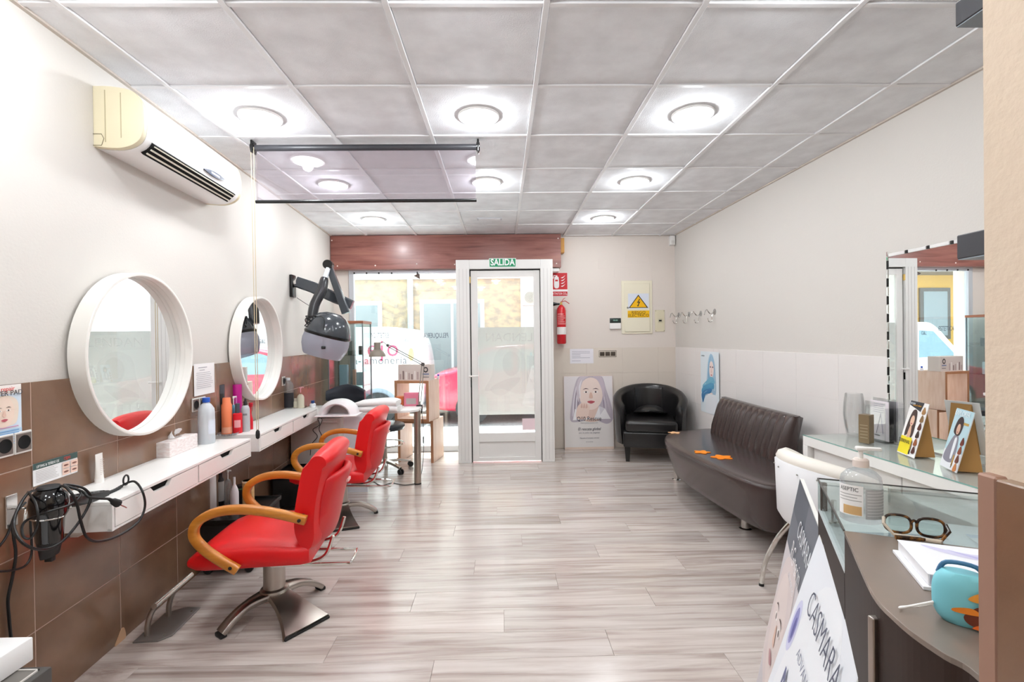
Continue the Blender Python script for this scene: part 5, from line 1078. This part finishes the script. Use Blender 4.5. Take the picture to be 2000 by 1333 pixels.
p = FP(1697, 865, CZ); p.x -= .015; t = thing('bottle_box', 'brown carton standing on the white console beside the leaflet holder', 'box', p, .5); G().box(-.028, .028, -.028, .028, 0, .165, .001, 1).obj('carton', mat('carton_bronze', '#8c7a5e', .35, .3), t, sm=False); 
for k in range(5): G().box(-.0285, -.028, -.02, .02, .03 + .018 * k, .034 + .018 * k).obj('print', mc('#b3a488'), t, sm=False)
t = on_right('leaflet_holder', 'clear acrylic stand with eyelash leaflets against the mirror edge', 'leaflet stand', 2.95, CZ, .02); 
M_acr = glassmat('acrylic', '#fbfcfc', .04)
G().box(.05, .053, 0, .15, 0, .23).box(.0, .003, 0, .15, 0, .25).box(0, .053, 0, .003, 0, .2).box(0, .053, .147, .15, 0, .2).box(0, .053, 0, .15, 0, .003).obj('stand', M_acr, t, sm=False)
G().box(.02, .024, .008, .142, .004, .235).obj('leaflet', mc('#f1e9ee'), t, sm=False); prints(t, rule_lines(.03, .12, .215, 5, .012, '#9b93ad', .003) + [([(.05, .04), (.056, .04), (.09, .16), (.086, .165)], '#5a4f63'), ([(.1, .04), (.105, .045), (.088, .165), (.084, .16)], '#8d82ab'), (ell(.06, .03, .022, .005, 12), '#3d353d')], .0245)
def chart(px, yb, rz, label, kind):
    q = FP(px, yb, CZ); t = thing('colour_chart_stand', label, 'display stand', q, rz, 'hair colour chart stands'); w, h = .155, .285; ln = Matrix.Rotation(math.radians(-14), 4, 'Y')
    def wp(v): return tuple(ln @ Vector(v))
    G().box(-.003, 0, -w / 2, w / 2, 0, h, M=ln).obj('card', mc('#f6f4f2'), t, sm=False)
    G().prism([(-.004, .001), (-.11, .001), (-.072, h * .93)], -w * .3, w * .3, 'xz').obj('easel', mat('kraft_back', '#b98a4f', .7), t, sm=False)
    if kind == 0:
        S = [([(-w / 2, h), (w * .26, h), (w * .17, h * .83), (-w / 2, h * .92)], '#3b3b40'), (rect(-w / 2, w * .12, .004, h * .33), '#f3df2c'),
             (blob((-w * .36, h * .34), (-w * .34, h * .6), (-w * .22, h * .82), (-w * .02, h * .84), (w * .08, h * .68), (w * .1, h * .4), (-.0, h * .33), (-w * .12, h * .4)), '#4b3a36'), (ell(-w * .12, h * .64, w * .11, h * .1, 18), '#e6c1a8'), (ell(-w * .12, h * .585, w * .045, h * .012, 10), '#b5636a'), (blob((-w * .2, h * .33), (-w * .16, h * .54), (-w * .08, h * .54), (-w * .02, h * .36)), '#dcb398'), (rect(w * .12, w * .2, .01, h * .28), '#2f2a28'), (rect(w * .13, w * .17, h * .12, h * .3), '#c79a45')]
        sw = ('#a77d4f', '#8a6a44', '#5b2f22', '#3d2b25', '#9c5a34', '#57302a')
    else:
        S = [(rect(-w / 2, w / 2, h * .3, h), '#bcd9e2'), (rect(-w / 2, w / 2, .0, h * .3), '#e6e6ea'), (blob((-w * .44, h * .14), (-w * .3, h * .45), (-w * .1, h * .58), (w * .12, h * .5), (w * .14, h * .14)), '#8d8a96'), (blob((-w * .08, h * .2), (-w * .1, h * .5), (w * .03, h * .5), (w * .02, h * .2)), '#eceef2'), (blob((-w * .28, h * .62), (-w * .22, h * .82), (-w * .02, h * .88), (w * .14, h * .78), (w * .1, h * .6), (-w * .06, h * .56)), '#3d2f30'), (ell(-w * .06, h * .67, w * .1, h * .09, 18), '#dcb39b'), (ell(-w * .06, h * .62, w * .04, h * .01, 10), '#a9626a'), (rect(w * .1, w * .17, .02, h * .25), '#b98d3d'), (rect(w * .12, w * .15, .01, h * .12), '#2f2a28'), (rect(w * .14, w * .42, h * .76, h * .8), '#c7a35a')]
        sw = ('#6b2f22', '#8a4327', '#6b3a2b', '#c47c45')
    for i, c_ in enumerate(sw):
        v = h * ((.86 if kind == 0 else .5) - .145 * i) + (.0 if kind == 0 else .0); v = max(v, h * .07); S += [(blob((w * .26, v - .013), (w * .35, v + .02), (w * .46, v - .008), (w * .36, v - .02)), c_)]
    prints(t, S, .0006, .00015, warp=wp)
    for (s_, sz, u, v, col) in ((('TERRENAL', .026, -w * .2, h * .24, '#3b3620'), ('LENDAN', .018, -w * .33, h * .95, '#d5d8de'), ('natural colour', .016, -w * .02, h * .93, '#e0a23d')) if kind == 0 else (('EXPLORER', .034, -w * .02, h * .93, '#f2f8fa'),)):
        e = text(t, s_, sz, u, v, mc(col), .0058, sx=.8)
        for vv in e.data.vertices: vv.co = ln @ vv.co
AQ, BQ = FP(1742, 878, CZ), FP(1795, 900, CZ); d_ = BQ - AQ
chart(1768, 889, math.atan2(d_.y, d_.x) + PI / 2 - PI, 'x', 0) if False else None
def rz_for(a, b): d_ = FP(*b, CZ) - FP(*a, CZ); return math.atan2(d_.y, d_.x) - PI / 2
chart(1768, 889, rz_for((1742, 878), (1795, 900)), 'yellow and white hair colour chart with a long-haired model on the console', 0)
chart(1851, 916, rz_for((1831, 905), (1872, 926)), 'pale blue hair colour chart with a short-haired model on the console', 1)

# ================================================================== CREAM CHAIR AT THE CONSOLE (local: faces +x)
t = thing('tub_chair', 'cream leather tub chair on chrome legs drawn up to the console', 'chair', (1.655, 2.33, 0), .05)
sec = []; NA = 28
for i in range(NA + 1):
    a = -1.75 + 3.5 * i / NA; f = abs(a) / 1.75; top = .80 - .13 * f ** 2.5; c_, s_ = -math.cos(a), math.sin(a); ro, ri = .30, .235
    def P_(r, z): return (c_ * r * .95, s_ * r * 1.03, z)
    lo = .44 + .04 * f
    sec.append([P_(ro - .04, lo), P_(ro - .015, lo + .06), P_(ro, top - .05), P_(ro + .012, top - .02), P_(ro, top + .005), P_((ro + ri) / 2, top + .02), P_(ri, top), P_(ri - .006, top - .05), P_(ri, lo)])
G().ring(sec).obj('backrest', M_cream, t, ang=60)
sec = []
for i in range(17):
    a = -.85 + 1.7 * i / 16; top = .80 - .13 * (abs(a) / 1.75) ** 2.5 - .035; c_, s_ = -math.cos(a), math.sin(a)
    sec.append([(c_ * r * .95, s_ * r * 1.03, z) for r, z in ((.29, .47), (.308, .5), (.317, top), (.304, top + .01))])
G().ring(sec).obj('rear_shell', mat('shell_white', '#e8e8ea', .4), t, ang=60)
for k in (-.5, -.2, .25, .5): G().ball((-math.cos(k) * .319 * .95, math.sin(k) * .319 * 1.03, .735), .004, 8).obj('stud', mc('#9a9690'), t)
G().lathe([(0, .47), (.2, .47), (.235, .455), (.235, .41), (.2, .4), (0, .4)], 28).obj('seat', M_cream, t, ang=60)
for i, j in ((-1, 1), (-1, -1), (1, 1), (1, -1)):
    G().tube(catmull([(i * .14, j * .2, .42), (i * .19, j * .26, .3), (i * .215, j * .33, .14), (i * .22, j * .36, .012)], 5), .0125, 10).obj('leg', M_chrome, t); G().cyl((i * .22, j * .36, 0), (i * .22, j * .36, .014), .014, n=12).obj('foot_cap', M_blackm, t)

# ================================================================== CURVED RECEPTION DESK
DT = 1.0
uD = Vector((-.447, -.894, 0)); vD = Vector((.894, -.447, 0)); A_ = Vector((.846, 1.304, 0)); B_ = A_ + uD * .39; C_ = B_ + vD * .5; D_ = A_ + vD * .5
edge = [FP(*q, DT) for q in ((1660, 1060), (1686.6, 1123.5), (1711, 1168.5), (1742, 1201), (1783, 1236), (1844, 1277), (1894, 1304.6))]
edge = catmull([B_] + [Vector((q.x, q.y, 0)) for q in edge[1:]] + [Vector((PX + .034, PY + .006, 0))], 4)
t = thing('reception_desk', 'curved rust-brown reception desk with a glass display end', 'desk', A_); o0 = A_
pl_ = [(q.x - o0.x, q.y - o0.y) for q in edge] + [(1.06 - o0.x, PY + .006 - o0.y), (C_.x - o0.x, C_.y - o0.y)]
G().prism(pl_, DT - .008, DT, bev=.0008).obj('desk_top', M_rusttop, t, sm=False)
cpx = sum(p[0] for p in pl_) / len(pl_); cpy = sum(p[1] for p in pl_) / len(pl_)
G().prism([((p[0] - cpx) * .994 + cpx, (p[1] - cpy) * .994 + cpy) for p in pl_], 0, DT - .008).obj('curved_front', M_rust, t, sm=False)
def lv2(p): return (p[0] - o0.x, p[1] - o0.y)
GZ = .915
G().prism([lv2(A_), lv2(B_), lv2(C_), lv2(D_)], 0, GZ).obj('cabinet', M_rust, t, sm=False)
G().prism([lv2(A_), lv2(B_), lv2(C_), lv2(D_)], GZ, GZ + .004).obj('display_floor', mat('display_white', '#f6f8fb', .4), t, sm=False)
G().prism([lv2(A_), lv2(B_), lv2(C_), lv2(D_)], DT - .008, DT).obj('glass_top', M_glassg, t, sm=False)
for P0, P1 in ((A_, B_), (A_, D_)):
    d_ = (P1 - P0).normalized(); n_ = Vector((-d_.y, d_.x, 0)); s_ = 1 if n_.dot((C_ + A_) / 2 - P0) > 0 else -1; n_ = n_ * s_ * .006
    G().prism([lv2(P0), lv2(P1), lv2(P1 + n_), lv2(P0 + n_)], GZ, DT - .008).obj('glass_panel', M_glassg, t, sm=False)
G().tube([lv2(A_) + (DT,), lv2(B_) + (DT,)], .0022, 4).tube([lv2(A_) + (DT,), lv2(D_) + (DT,)], .0022, 4).obj('glass_edge', mat('dark_glass_edge', '#4a4744', .3), t)
G().cyl(lv2(A_ + vD * .012 + uD * .012) + (GZ,), lv2(A_ + vD * .012 + uD * .012) + (DT - .008,), .008, n=12).obj('corner_post', mat('post_brown', '#5a4a42', .4), t)
q = A_ + uD * .12 + vD * .02; G().cyl(lv2(q) + (GZ,), lv2(q) + (DT - .02,), .006, n=12).cyl(lv2(q) + (GZ + .004,), lv2(q) + (GZ + .012,), .012, n=12).obj('shelf_pin', M_chrome, t)
q = edge[8]; G().box(q.x - o0.x - .009, q.x - o0.x + .009, q.y - o0.y - .006, q.y - o0.y + .006, 0, DT - .028, .002).obj('metal_strip', M_steel, t, sm=False)
# papers inside the display
for i, (a, b, r_, w_, h_, col, lb) in enumerate(((.13, .16, .3, .19, .13, '#eef2f8', 'white leaflet with a grey header inside the desk display'), (.26, .3, -.4, .2, .14, '#e3ebf6', 'pale blue folder lying inside the desk display'), (.07, .36, .1, .15, .11, '#f3f5fa', 'white price list inside the desk display'))):
    q = A_ + uD * (.06 + a) + vD * b; o = thing('leaflet', lb, 'leaflet', (q.x, q.y, GZ + .0045 + .002 * i), math.atan2(vD.y, vD.x) + r_, 'papers inside the desk display')
    G().box(-w_ / 2, w_ / 2, -h_ / 2, h_ / 2, 0, .0012).obj('sheet', mat('sheet_' + col[1:], col, .5), o, sm=False); prints(o, [(rect(-w_ / 2, w_ / 2, h_ * .3, h_ / 2), '#a9b0bb' if i == 0 else '#c9d6ea')] + [(rect(-w_ * .4, w_ * .35, h_ * (.2 - .12 * k), h_ * (.22 - .12 * k)), '#b9c3d3') for k in range(4)], .0015, .0001, plane='floor')
# ---- on the desk
q = FP(1682, 1018, DT); FACE = math.atan2(-q.y, -q.x)
t = thing('sanitizer_bottle', 'clear hand sanitizer pump bottle on the glass desk end', 'bottle', (q.x, q.y, DT + .0005), FACE + .25); sy = 1.0; R = .0375
G().lathe([(0, 0), (.033, 0), (.0375, .004), (.0375, .082), (.035, .094), (.026, .104), (.013, .11), (.012, .116), (0, .116)], 36, sx=.72).obj('body', glassmat('gel_bottle', '#f8fafb', .1, .03, .14, '#f6f8fa'), t)
G().lathe([(0, .113), (.0145, .113), (.0145, .127), (.011, .13), (0, .13)], 20).obj('collar', mat('collar_cream', '#e6d9d0', .4), t)
G().cyl((0, 0, .128), (0, 0, .148), .0045, n=10).box(-.009, .009, -.009, .009, .146, .154, .003).box(-.006, .006, .0, .036, .147, .1535, .002).obj('pump', mat('pump_clear', '#eceae6', .3), t)
def curved(a0, a1, z0, z1, k=1.012, n=12): 
    V = [(R * k * .72 * math.cos(a0 + (a1 - a0) * i / n), R * k * math.sin(a0 + (a1 - a0) * i / n), z) for z in (z0, z1) for i in range(n + 1)]; g = G(); g._add(V, [(i, i + 1, n + 2 + i, n + 1 + i) for i in range(n)]); return g
curved(-1.55, -.08, .016, .078).obj('front_label', mc('#f3f2f1'), t); curved(.02, 1.45, .012, .072).obj('back_label', mc('#b7b8b9'), t)
for k in range(9): curved(.1, 1.3, .018 + .006 * k, .0195 + .006 * k, 1.02, 8).obj('label_text', mc('#dcdcdc'), t)
curved(-1.1, -.15, .018, .036, 1.016, 8).obj('label_picture', mc('#d9b27c'), t)
for k in range(3): curved(-1.4, -.15 - .2 * (k % 2), .046 + .006 * k, .0475 + .006 * k, 1.018, 8).obj('label_text', mc('#a7a6a5'), t)
e = text(t, 'ASEPTIC', .0115, 0, .069, mc('#2b2b2b'), 0, sx=.85, ext=.0001)
for vv in e.data.vertices: a = -.8 + vv.co.y / (R * .93); vv.co = (R * 1.022 * .72 * math.cos(a), R * 1.022 * math.sin(a), vv.co.z)
# spectacles
gA, gB = FP(1722, 1040, DT), FP(1852, 1058, DT); d_ = gB - gA
t = thing('spectacles', 'tortoiseshell reading glasses lying on the desk by the white books', 'glasses', ((gA + gB) / 2), math.atan2(d_.y, d_.x)); hw = d_.length / 2
M_tor = mat('tortoiseshell', '#2a1a10', .25, noise=('#8a5a26', 60, .5, .62))
for s_ in (-1, 1):
    c_ = s_ * hw * .5
    G().tube([(c_ + hw * .42 * (abs(math.cos(a)) ** .7) * (1 if math.cos(a) > 0 else -1), 0, .021 + .017 * (abs(math.sin(a)) ** .8) * (1 if math.sin(a) > 0 else -1)) for a in [2 * PI * i / 26 for i in range(26)]], .0026, 8, True).obj('rim', M_tor, t)
    G().lathe([(0, 0), (1, 0), (1, .02), (0, .02)], 20, (c_, 0, .021), Matrix.Diagonal((hw * .4, 1, .016)) @ Matrix.Rotation(PI / 2, 3, 'X') @ Matrix.Diagonal((1, 1, .04))).obj('lens', M_glass, t)
    G().tube([(s_ * hw * .93, 0, .03), (s_ * hw * .98, -.012, .022), (s_ * hw * .7, -.022, .006), (-s_ * hw * .7, -.028 - .006 * (s_ > 0), .0055)], [.0032, .003, .003, .004], 8).obj('temple', M_tor if s_ > 0 else mat('horn_cream', '#cbbfae', .3, noise=('#3a2a1e', 40, .55, .65)), t)
G().tube(catmull([(-hw * .1, 0, .026), (0, 0, .031), (hw * .1, 0, .026)], 4), .0025, 8).obj('bridge', M_tor, t)
# white books
bA, bB = FP(1754, 1055, DT + .024), FP(1813, 1121, DT + .024); d_ = (bB - bA); ang = math.atan2(d_.y, d_.x); Lb = d_.length
t = thing('catalogue', 'thin white magazine lying under the thick catalogue on the desk', 'magazine', (bA.x - .008, bA.y + .002, DT + .0003), ang); G().box(-.001, Lb + .004, 0, .19, 0, .0055, .0006, 1).obj('cover', mc('#eeeef2'), t, sm=False)
t = thing('catalogue', 'thick white catalogue with a violet cover swirl on the desk', 'catalogue', (bA.x, bA.y, DT + .0062), ang); bt = .0165
G().box(0, Lb, .0, .19, 0, bt, .0008, 1).obj('page_block', mc('#f1f0f3'), t, sm=False); G().box(-.001, Lb + .001, -.001, .191, bt, bt + .0012).obj('cover', mc('#eff0f6'), t, sm=False)
prints(t, [(blob((.01, .03), (.03, .09), (.02, .16), (.05, .18), (.055, .1), (.035, .05)), '#d3d0ea'), (blob((.02, .06), (.045, .11), (.04, .17), (.06, .16), (.06, .11)), '#b9b6e0'), (blob((.06, .05), (.075, .1), (.07, .15), (.082, .1)), '#dcdcf0')], bt + .0015, .0001, plane='floor')
G().box(Lb - .0002, Lb + .0012, .002, .188, .002, bt).obj('spine_band', mc('#c3c8da'), t, sm=False)
e = text(t, 'LUXDERM', .012, 0, 0, mc('#3d5f9a'), 0); e.rotation_euler[2] = 0; e.location = (Lb + .0014, .075, bt * .5)
# blue case with a strap
q = FP(1872, 1228, DT); t = thing('pencil_case', 'turquoise oval case with an orange and brown pattern beside the books', 'case', (q.x + .016, q.y + .012, DT + .0005), math.atan2(-1, -.75)); t.scale = (.74, .74, .74)
sec = []
for k in range(11):
    z = .092 * k / 10; f = (1 - abs(2 * k / 10 - 1) ** 3.5 * .35); sec.append([(.026 * f * a, .042 * f * b, z) for a, b in ell(0, 0, 1, 1, 24)])
G().ring(sec).obj('body', mat('turquoise_fabric', '#7fcbd8', .5), t, ang=60)
G().tube(catmull([(-.005, -.032, .082), (-.005, -.02, .103), (-.005, .02, .103), (-.005, .032, .082)], 5), .004, 8).obj('zip_band', mat('navy_zip', '#3a6f95', .5), t)
prints(t, [(blob((0, .025), (.02, .045), (.03, .03), (.02, .01), (.005, .012)), '#6b2f1c'), (blob((-.015, .034), (.01, .04), (.022, .03), (-.012, .028)), '#e8872a'), (blob((.005, .056), (.022, .07), (.03, .058), (.018, .052)), '#e39a3c'), (blob((.01, .006), (.03, .018), (.036, .006)), '#e06a26')], .027, .0003)
G().tube(catmull([(.01, -.04, .03), (.02, -.07, .018), (.015, -.088, .006), (.005, -.085, .004), (.008, -.06, .015), (.008, -.04, .026)], 5), .002, 6).obj('strap', mc('#f1efec'), t)
# ---- two advertising boards leaning on the desk
def board(name, label, T0, ztop, length, a, b, thick, back, shapes, texts, dirB=None):
    """T0: far top corner; the far edge runs through photo points a and b down to the floor"""
    uB = (Vector((dirB.x, dirB.y, 0)).normalized() if dirB else uD); out = Vector((uB.y, -uB.x, 0)); n = ray(*a).cross(ray(*b)); d = (n.z * ztop) / (n.x * out.x + n.y * out.y)
    base = Vector((T0.x + out.x * d, T0.y + out.y * d, 0)); t = thing(name, label, 'poster board', base, math.atan2(uB.y, uB.x) - PI / 2, 'advertising boards at the desk')
    # local: x towards the room (out), y along the desk towards the camera (uD), z up; lean back towards the desk (-x)
    R3 = Matrix.Rotation(-(math.atan2(uB.y, uB.x) - PI / 2), 3, 'Z'); o_l = R3 @ out; s_ = 1 if o_l.x > 0 else -1
    L = math.hypot(d, ztop); al = math.atan2(d, ztop); ln = Matrix.Rotation(-al * s_, 4, 'Y')
    def wp(v): return tuple(ln @ Vector((v[0] * s_, v[1], v[2])))
    G().box(-thick * s_, 0, 0, length, 0, L, M=ln).obj('board', back, t, sm=False)
    prints(t, shapes(length, L), .0008, .00025, warp=wp)
    for (s, sz, u, v, col, sh, sx_) in texts(length, L):
        e = text(t, s, sz, u, v, mc(col), .006, shear=sh, sx=sx_, thin=.018 if sz < .12 else 0)
        for vv in e.data.vertices: vv.co = wp(vv.co)
T1 = FP(1563, 935, .845); T2 = FP(1600, 1045, .858)
board('poster_board', 'dark grey skincare board with white script leaning on the desk', T1, .845, .62, (1563, 935), (1478, 1333), .012, mat('foam_white', '#f1efea', .6), lambda w, h: [(rect(.002, w - .002, .002, h - .002), '#cfc9cc'), (rect(.002, w - .002, h * .72, h - .002), '#6d7079'), (rect(.002, w * .5, h * .86, h - .002), '#585c66'), (blob((.0, h * .2), (.05, h * .6), (.18, h * .72), (w * .6, h * .7), (w * .6, h * .2)), '#dccfcd')] + face(w * .32, h * .42, .2, tone='#e3d5d1', lips='#b98a8d') + [(ell(w * .5, h * (.2 + .02 * k), .012, .006, 10), '#b9bdd0') for k in range(6)],
      lambda w, h: (('CASMARA', .085, w * .62, h * .87, '#eef0f3', .0, .8), ('RGnerin', .095, w * .5, h * .76, '#f3eff0', .1, .8), ('ADVANCED', .03, w * .5, h * .68, '#e6e1e3', 0, 1)))
board('poster_board', 'white skincare board with violet blossoms leaning in front of the grey one', T2, .858, (FP(1702, 1262, .858) - T2).length, (1600, 1045), (1500, 1333), .010, mat('foam_white', '#f1efea', .6), lambda w, h: [(rect(.002, w - .002, .002, h - .002), '#e9ecf2'), (blob((w * .1, h * .5), (w * .3, h * .9), (w * .7, h * .95), (w * .95, h * .7), (w * .6, h * .55)), '#eef0f4'), (ell(w * .12, h * .74, .035, .07, 20), '#cfd0ea'), (ell(w * .12, h * .74, .022, .05, 20), '#8f8fc4'), (ell(w * .13, h * .735, .01, .03, 14), '#62629e'), (ell(w * .3, h * .48, .05, .09, 20), '#c3c4e3'), (ell(w * .3, h * .48, .03, .06, 20), '#a3a4d0'), (blob((w * .1, h * .1), (w * .3, h * .3), (w * .5, h * .2), (w * .3, h * .05)), '#d5d5ea')],
      lambda w, h: (('CASMARA', .085, w * .57, h * .86, '#55586a', .0, .85), ('ADVANCED', .036, w * .54, h * .735, '#8d90a2', 0, 1.05), ('Nácar', .13, w * .52, h * .60, '#6a6c8e', 0, .9)), FP(1702, 1262, .858) - T2)

# ================================================================== THE STREET BEYOND THE WINDOW
struct(G().box(-14, 8, YB + .02, 8.0, -.3, -.05).obj('pavement', mat('pavement_grey', '#d9dadb', .85, noise=('#cbccce', 3, .4, .6)), sm=False))
struct(G().box(-22, 14, 8.0, 12.0, -.4, -.2).obj('street', mat('asphalt', '#a7a6a7', .9, noise=('#969596', 20, .4, .6)), sm=False))
FY = 12.0
t = thing('facade_building', 'old ochre house front with peeling plaster across the street', 'building', (0, FY, -.3)); zo = .3
M_pl = mat('peeling_plaster', '#d9c2a2', .9, noise=('#b5a798', 4.5, .42, .62, (1, 1, 1.5)), bump=(9, .9))
xs = YP(1017, 600, FY).x
G().box(-6.2, xs, 0, 1, 0, YP(900, 546, FY).z + zo).obj('wall', M_pl, t, sm=False)
G().box(xs, 8, -.05, 1, 0, 7).obj('side_wall', mat('street_white', '#eef0f1', .8), t, sm=False)
G().box(-6.2, xs, -.12, 1, YP(900, 546, FY).z + zo, 7).obj('upper_wall', mat('street_cream', '#d9d3c9', .8), t, sm=False)
for (a, b, c_, d_) in ((640, 590, 748, 720), (820, 586, 948, 760)):
    p, q = YP(a, b, FY), YP(c_, d_, FY); wn = G().box(p.x, q.x, -.04, .05, q.z + zo, p.z + zo, .01).obj('window', mat('street_white', '#eef0f1', .8), t, sm=False)
    G().box(p.x + .1, q.x - .1, -.05, -.03, q.z + zo + .1, p.z + zo - .1).obj('pane', mat('street_pane', '#a3adb0', .15), wn, sm=False); G().box((p.x + q.x) / 2 - .03, (p.x + q.x) / 2 + .03, -.055, -.03, q.z + zo + .1, p.z + zo - .1).obj('mullion', mat('street_white', '#eef0f1', .8), wn, sm=False)
p = YP(803, 600, FY); G().cyl((p.x, -.1, 0), (p.x, -.1, YP(803, 546, FY).z + zo), .07, n=14).obj('drainpipe', mat('pipe_blue_grey', '#cfd9e2', .4), t)
p, q = YP(1020, 568, FY), YP(1048, 598, FY); t = thing('outdoor_unit', 'white outdoor air conditioning unit on the white house wall', 'air conditioner', (p.x, FY - .06, q.z)); w, h = q.x - p.x, p.z - q.z
G().box(0, w, -.25, 0, 0, h, .01).obj('case', mc('#eceae5'), t); G().lathe([(0, .0), (h * .4, .0), (h * .42, .02), (0, .02)], 28, (w / 2, -.25, h / 2), Matrix.Rotation(PI / 2, 3, 'X')).obj('fan_grille', mc('#c3c0b8'), t)
for k in range(5): G().tube([(w / 2 + h * .08 * k * math.cos(a), -.275, h / 2 + h * .08 * k * math.sin(a)) for a in [2 * PI * i / 20 for i in range(20)]] if k else [(w / 2 - .01, -.275, h / 2), (w / 2 + .01, -.275, h / 2)], .008, 5, bool(k)).obj('grille_ring', mc('#a8a59e'), t)
t = thing('yellow_building', 'yellow house with a cream overhang further along the street', 'building', (-15, FY + .5, -.3))
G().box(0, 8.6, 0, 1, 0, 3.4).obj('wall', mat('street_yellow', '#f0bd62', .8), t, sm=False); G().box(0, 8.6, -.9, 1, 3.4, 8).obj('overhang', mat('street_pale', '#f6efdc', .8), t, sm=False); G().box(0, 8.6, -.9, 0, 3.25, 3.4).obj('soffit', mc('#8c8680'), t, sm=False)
for a in (2.2, 4.6, 6.6): wn = G().box(a, a + .9, -.05, .05, 1.5, 2.9).obj('window', mc('#6f6a66'), t, sm=False); G().box(a + .1, a + .8, -.06, -.04, 1.6, 2.8).obj('pane', mat('street_pane', '#a3adb0', .15), wn, sm=False)
M_van = mat('van_white', '#f4f5f7', .25, coat=.4); M_tyre = mat('tyre', '#2c2d30', .7); M_cg = mat('car_glass', '#7f9aa6', .06)
def wheel(t, x, y, z, r, sgn=-1):
    MW = Matrix.Rotation(PI / 2, 3, 'X')
    w_ = G().lathe([(0, -.1), (r * .62, -.1), (r * .95, -.09), (r, -.04), (r, .08), (0, .08)], 28, (x, y, z), MW).obj('wheel', M_tyre, t); G().lathe([(0, .105), (r * .58, .1), (r * .6, .09), (0, .09)], 20, (x, y, z), MW).obj('hubcap', mc('#b9c0c8'), w_)
    for k in range(6): a = PI * k / 3; G().box(-.02, .02, -.112, -.1, .03, r * .55, M=Matrix.Translation((x, y, z)) @ Matrix.Rotation(a, 4, 'Y')).obj('spoke', mc('#dfe4ea'), w_, sm=False)
# white delivery van
vx = YP(822, 700, 9.0).x; t = thing('delivery_van', 'white delivery van with red and grey lettering parked outside the shop window', 'van', (vx, 9.0, -.2))
roof = YP(760, 639, 9.0).z + .2
pv = [(0, .35), (.02, .9), (-.06, roof - .35), (-.2, roof - .1), (-.45, roof - .01), (-1.2, roof), (-2.5, roof - .02), (-2.9, roof - .1), (-3.5, 1.15), (-4.2, .95), (-4.35, .6), (-4.3, .3), (-3.6, .25), (-.3, .25)]
pv = [(q.x, q.y) for q in catmull(pv, 4, True)]
G().prism(pv, 0, 1.75, 'xz', .05, 3).obj('body', M_van, t)
G().prism([(-2.55, 1.1), (-2.55, roof - .18), (-2.85, roof - .2), (-3.35, 1.12)], -.006, .01, 'xz').obj('side_window', M_cg, t, sm=False)
for x in (YP(738, 790, 9.0).x - vx, -3.55):
    G().prism([(x + .4 * math.cos(a), .3 + .4 * math.sin(a)) for a in [PI * i / 16 for i in range(17)]], -.008, .01, 'xz').obj('wheel_arch', mat('arch_grey', '#8b98a6', .6), t, sm=False); wheel(t, x, .03, .31, .31)
for s_, a, b, sz, col, m_ in (('ejo', 748, 682, .44, '#b8476a', 1), ('la-jamonería', 740, 705, .2, '#6a6a70', 1)):
    p = YP(a, b, 9.0); e = text(t, s_, sz, 0, 0, mc(col), 0, sx=.95, spacing=1.08 if sz < .3 else 1.15); e.location = (p.x - vx, -.014, p.z + .2); e.rotation_euler[2] = -PI / 2
G().prism(ell(YP(803, 693, 9.0).x - vx, YP(803, 693, 9.0).z + .2, .05, .12), -.012, .0, 'xz').obj('tail_light', mc('#dfc27a'), t)
# red car
cx0 = YP(822, 720, 9.1).x; t = thing('red_car', 'red hatchback parked outside behind the entrance door', 'car', (cx0 + .14, 9.05, -.2))
pc = [(0, .45), (.02, .75), (.12, .92), (.5, 1.0), (.75, 1.2), (1.1, 1.4), (1.8, 1.46), (2.4, 1.38), (2.95, 1.02), (3.7, .88), (4.0, .7), (4.05, .4), (3.9, .28), (3.0, .22), (1.0, .22), (.15, .28)]
pc = [(q.x, q.y) for q in catmull(pc, 4, True)]
G().prism(pc, 0, 1.7, 'xz', .06, 3).obj('body', mat('car_red', '#d23a55', .2, coat=.6), t)
for pw in ([(.72, 1.0), (.95, 1.28), (1.2, 1.36), (1.55, 1.38), (1.55, .99)], [(1.65, .99), (1.65, 1.38), (2.2, 1.34), (2.7, 1.02)]): G().prism(pw, -.006, .01, 'xz').obj('side_window', M_cg, t, sm=False)
for x in (.8, 3.2): wheel(t, x, .02, .3, .3)
G().box(.0, .05, .1, .4, .6, .8, .01).box(.0, .05, 1.3, 1.6, .6, .8, .01).obj('tail_light', mc('#a01c2c'), t); G().box(-.03, .02, .05, 1.65, .3, .5, .02).obj('bumper', mc('#7c8a98'), t)
t = thing('blue_car', 'blue car parked further along the street', 'car', (-10.8, 9.2, -.2))
G().prism([(p[0], p[1]) for p in pc], 0, 1.7, 'xz', .06, 3).obj('body', mat('car_blue', '#2f6fc0', .2, coat=.6), t)
for pw in ([(.72, 1.0), (.95, 1.28), (1.2, 1.36), (1.55, 1.38), (1.55, .99)], [(1.65, .99), (1.65, 1.38), (2.2, 1.34), (2.7, 1.02)]): G().prism(pw, -.006, .01, 'xz').obj('side_window', M_cg, t, sm=False)
for x in (.8, 3.2): wheel(t, x, .02, .3, .3)
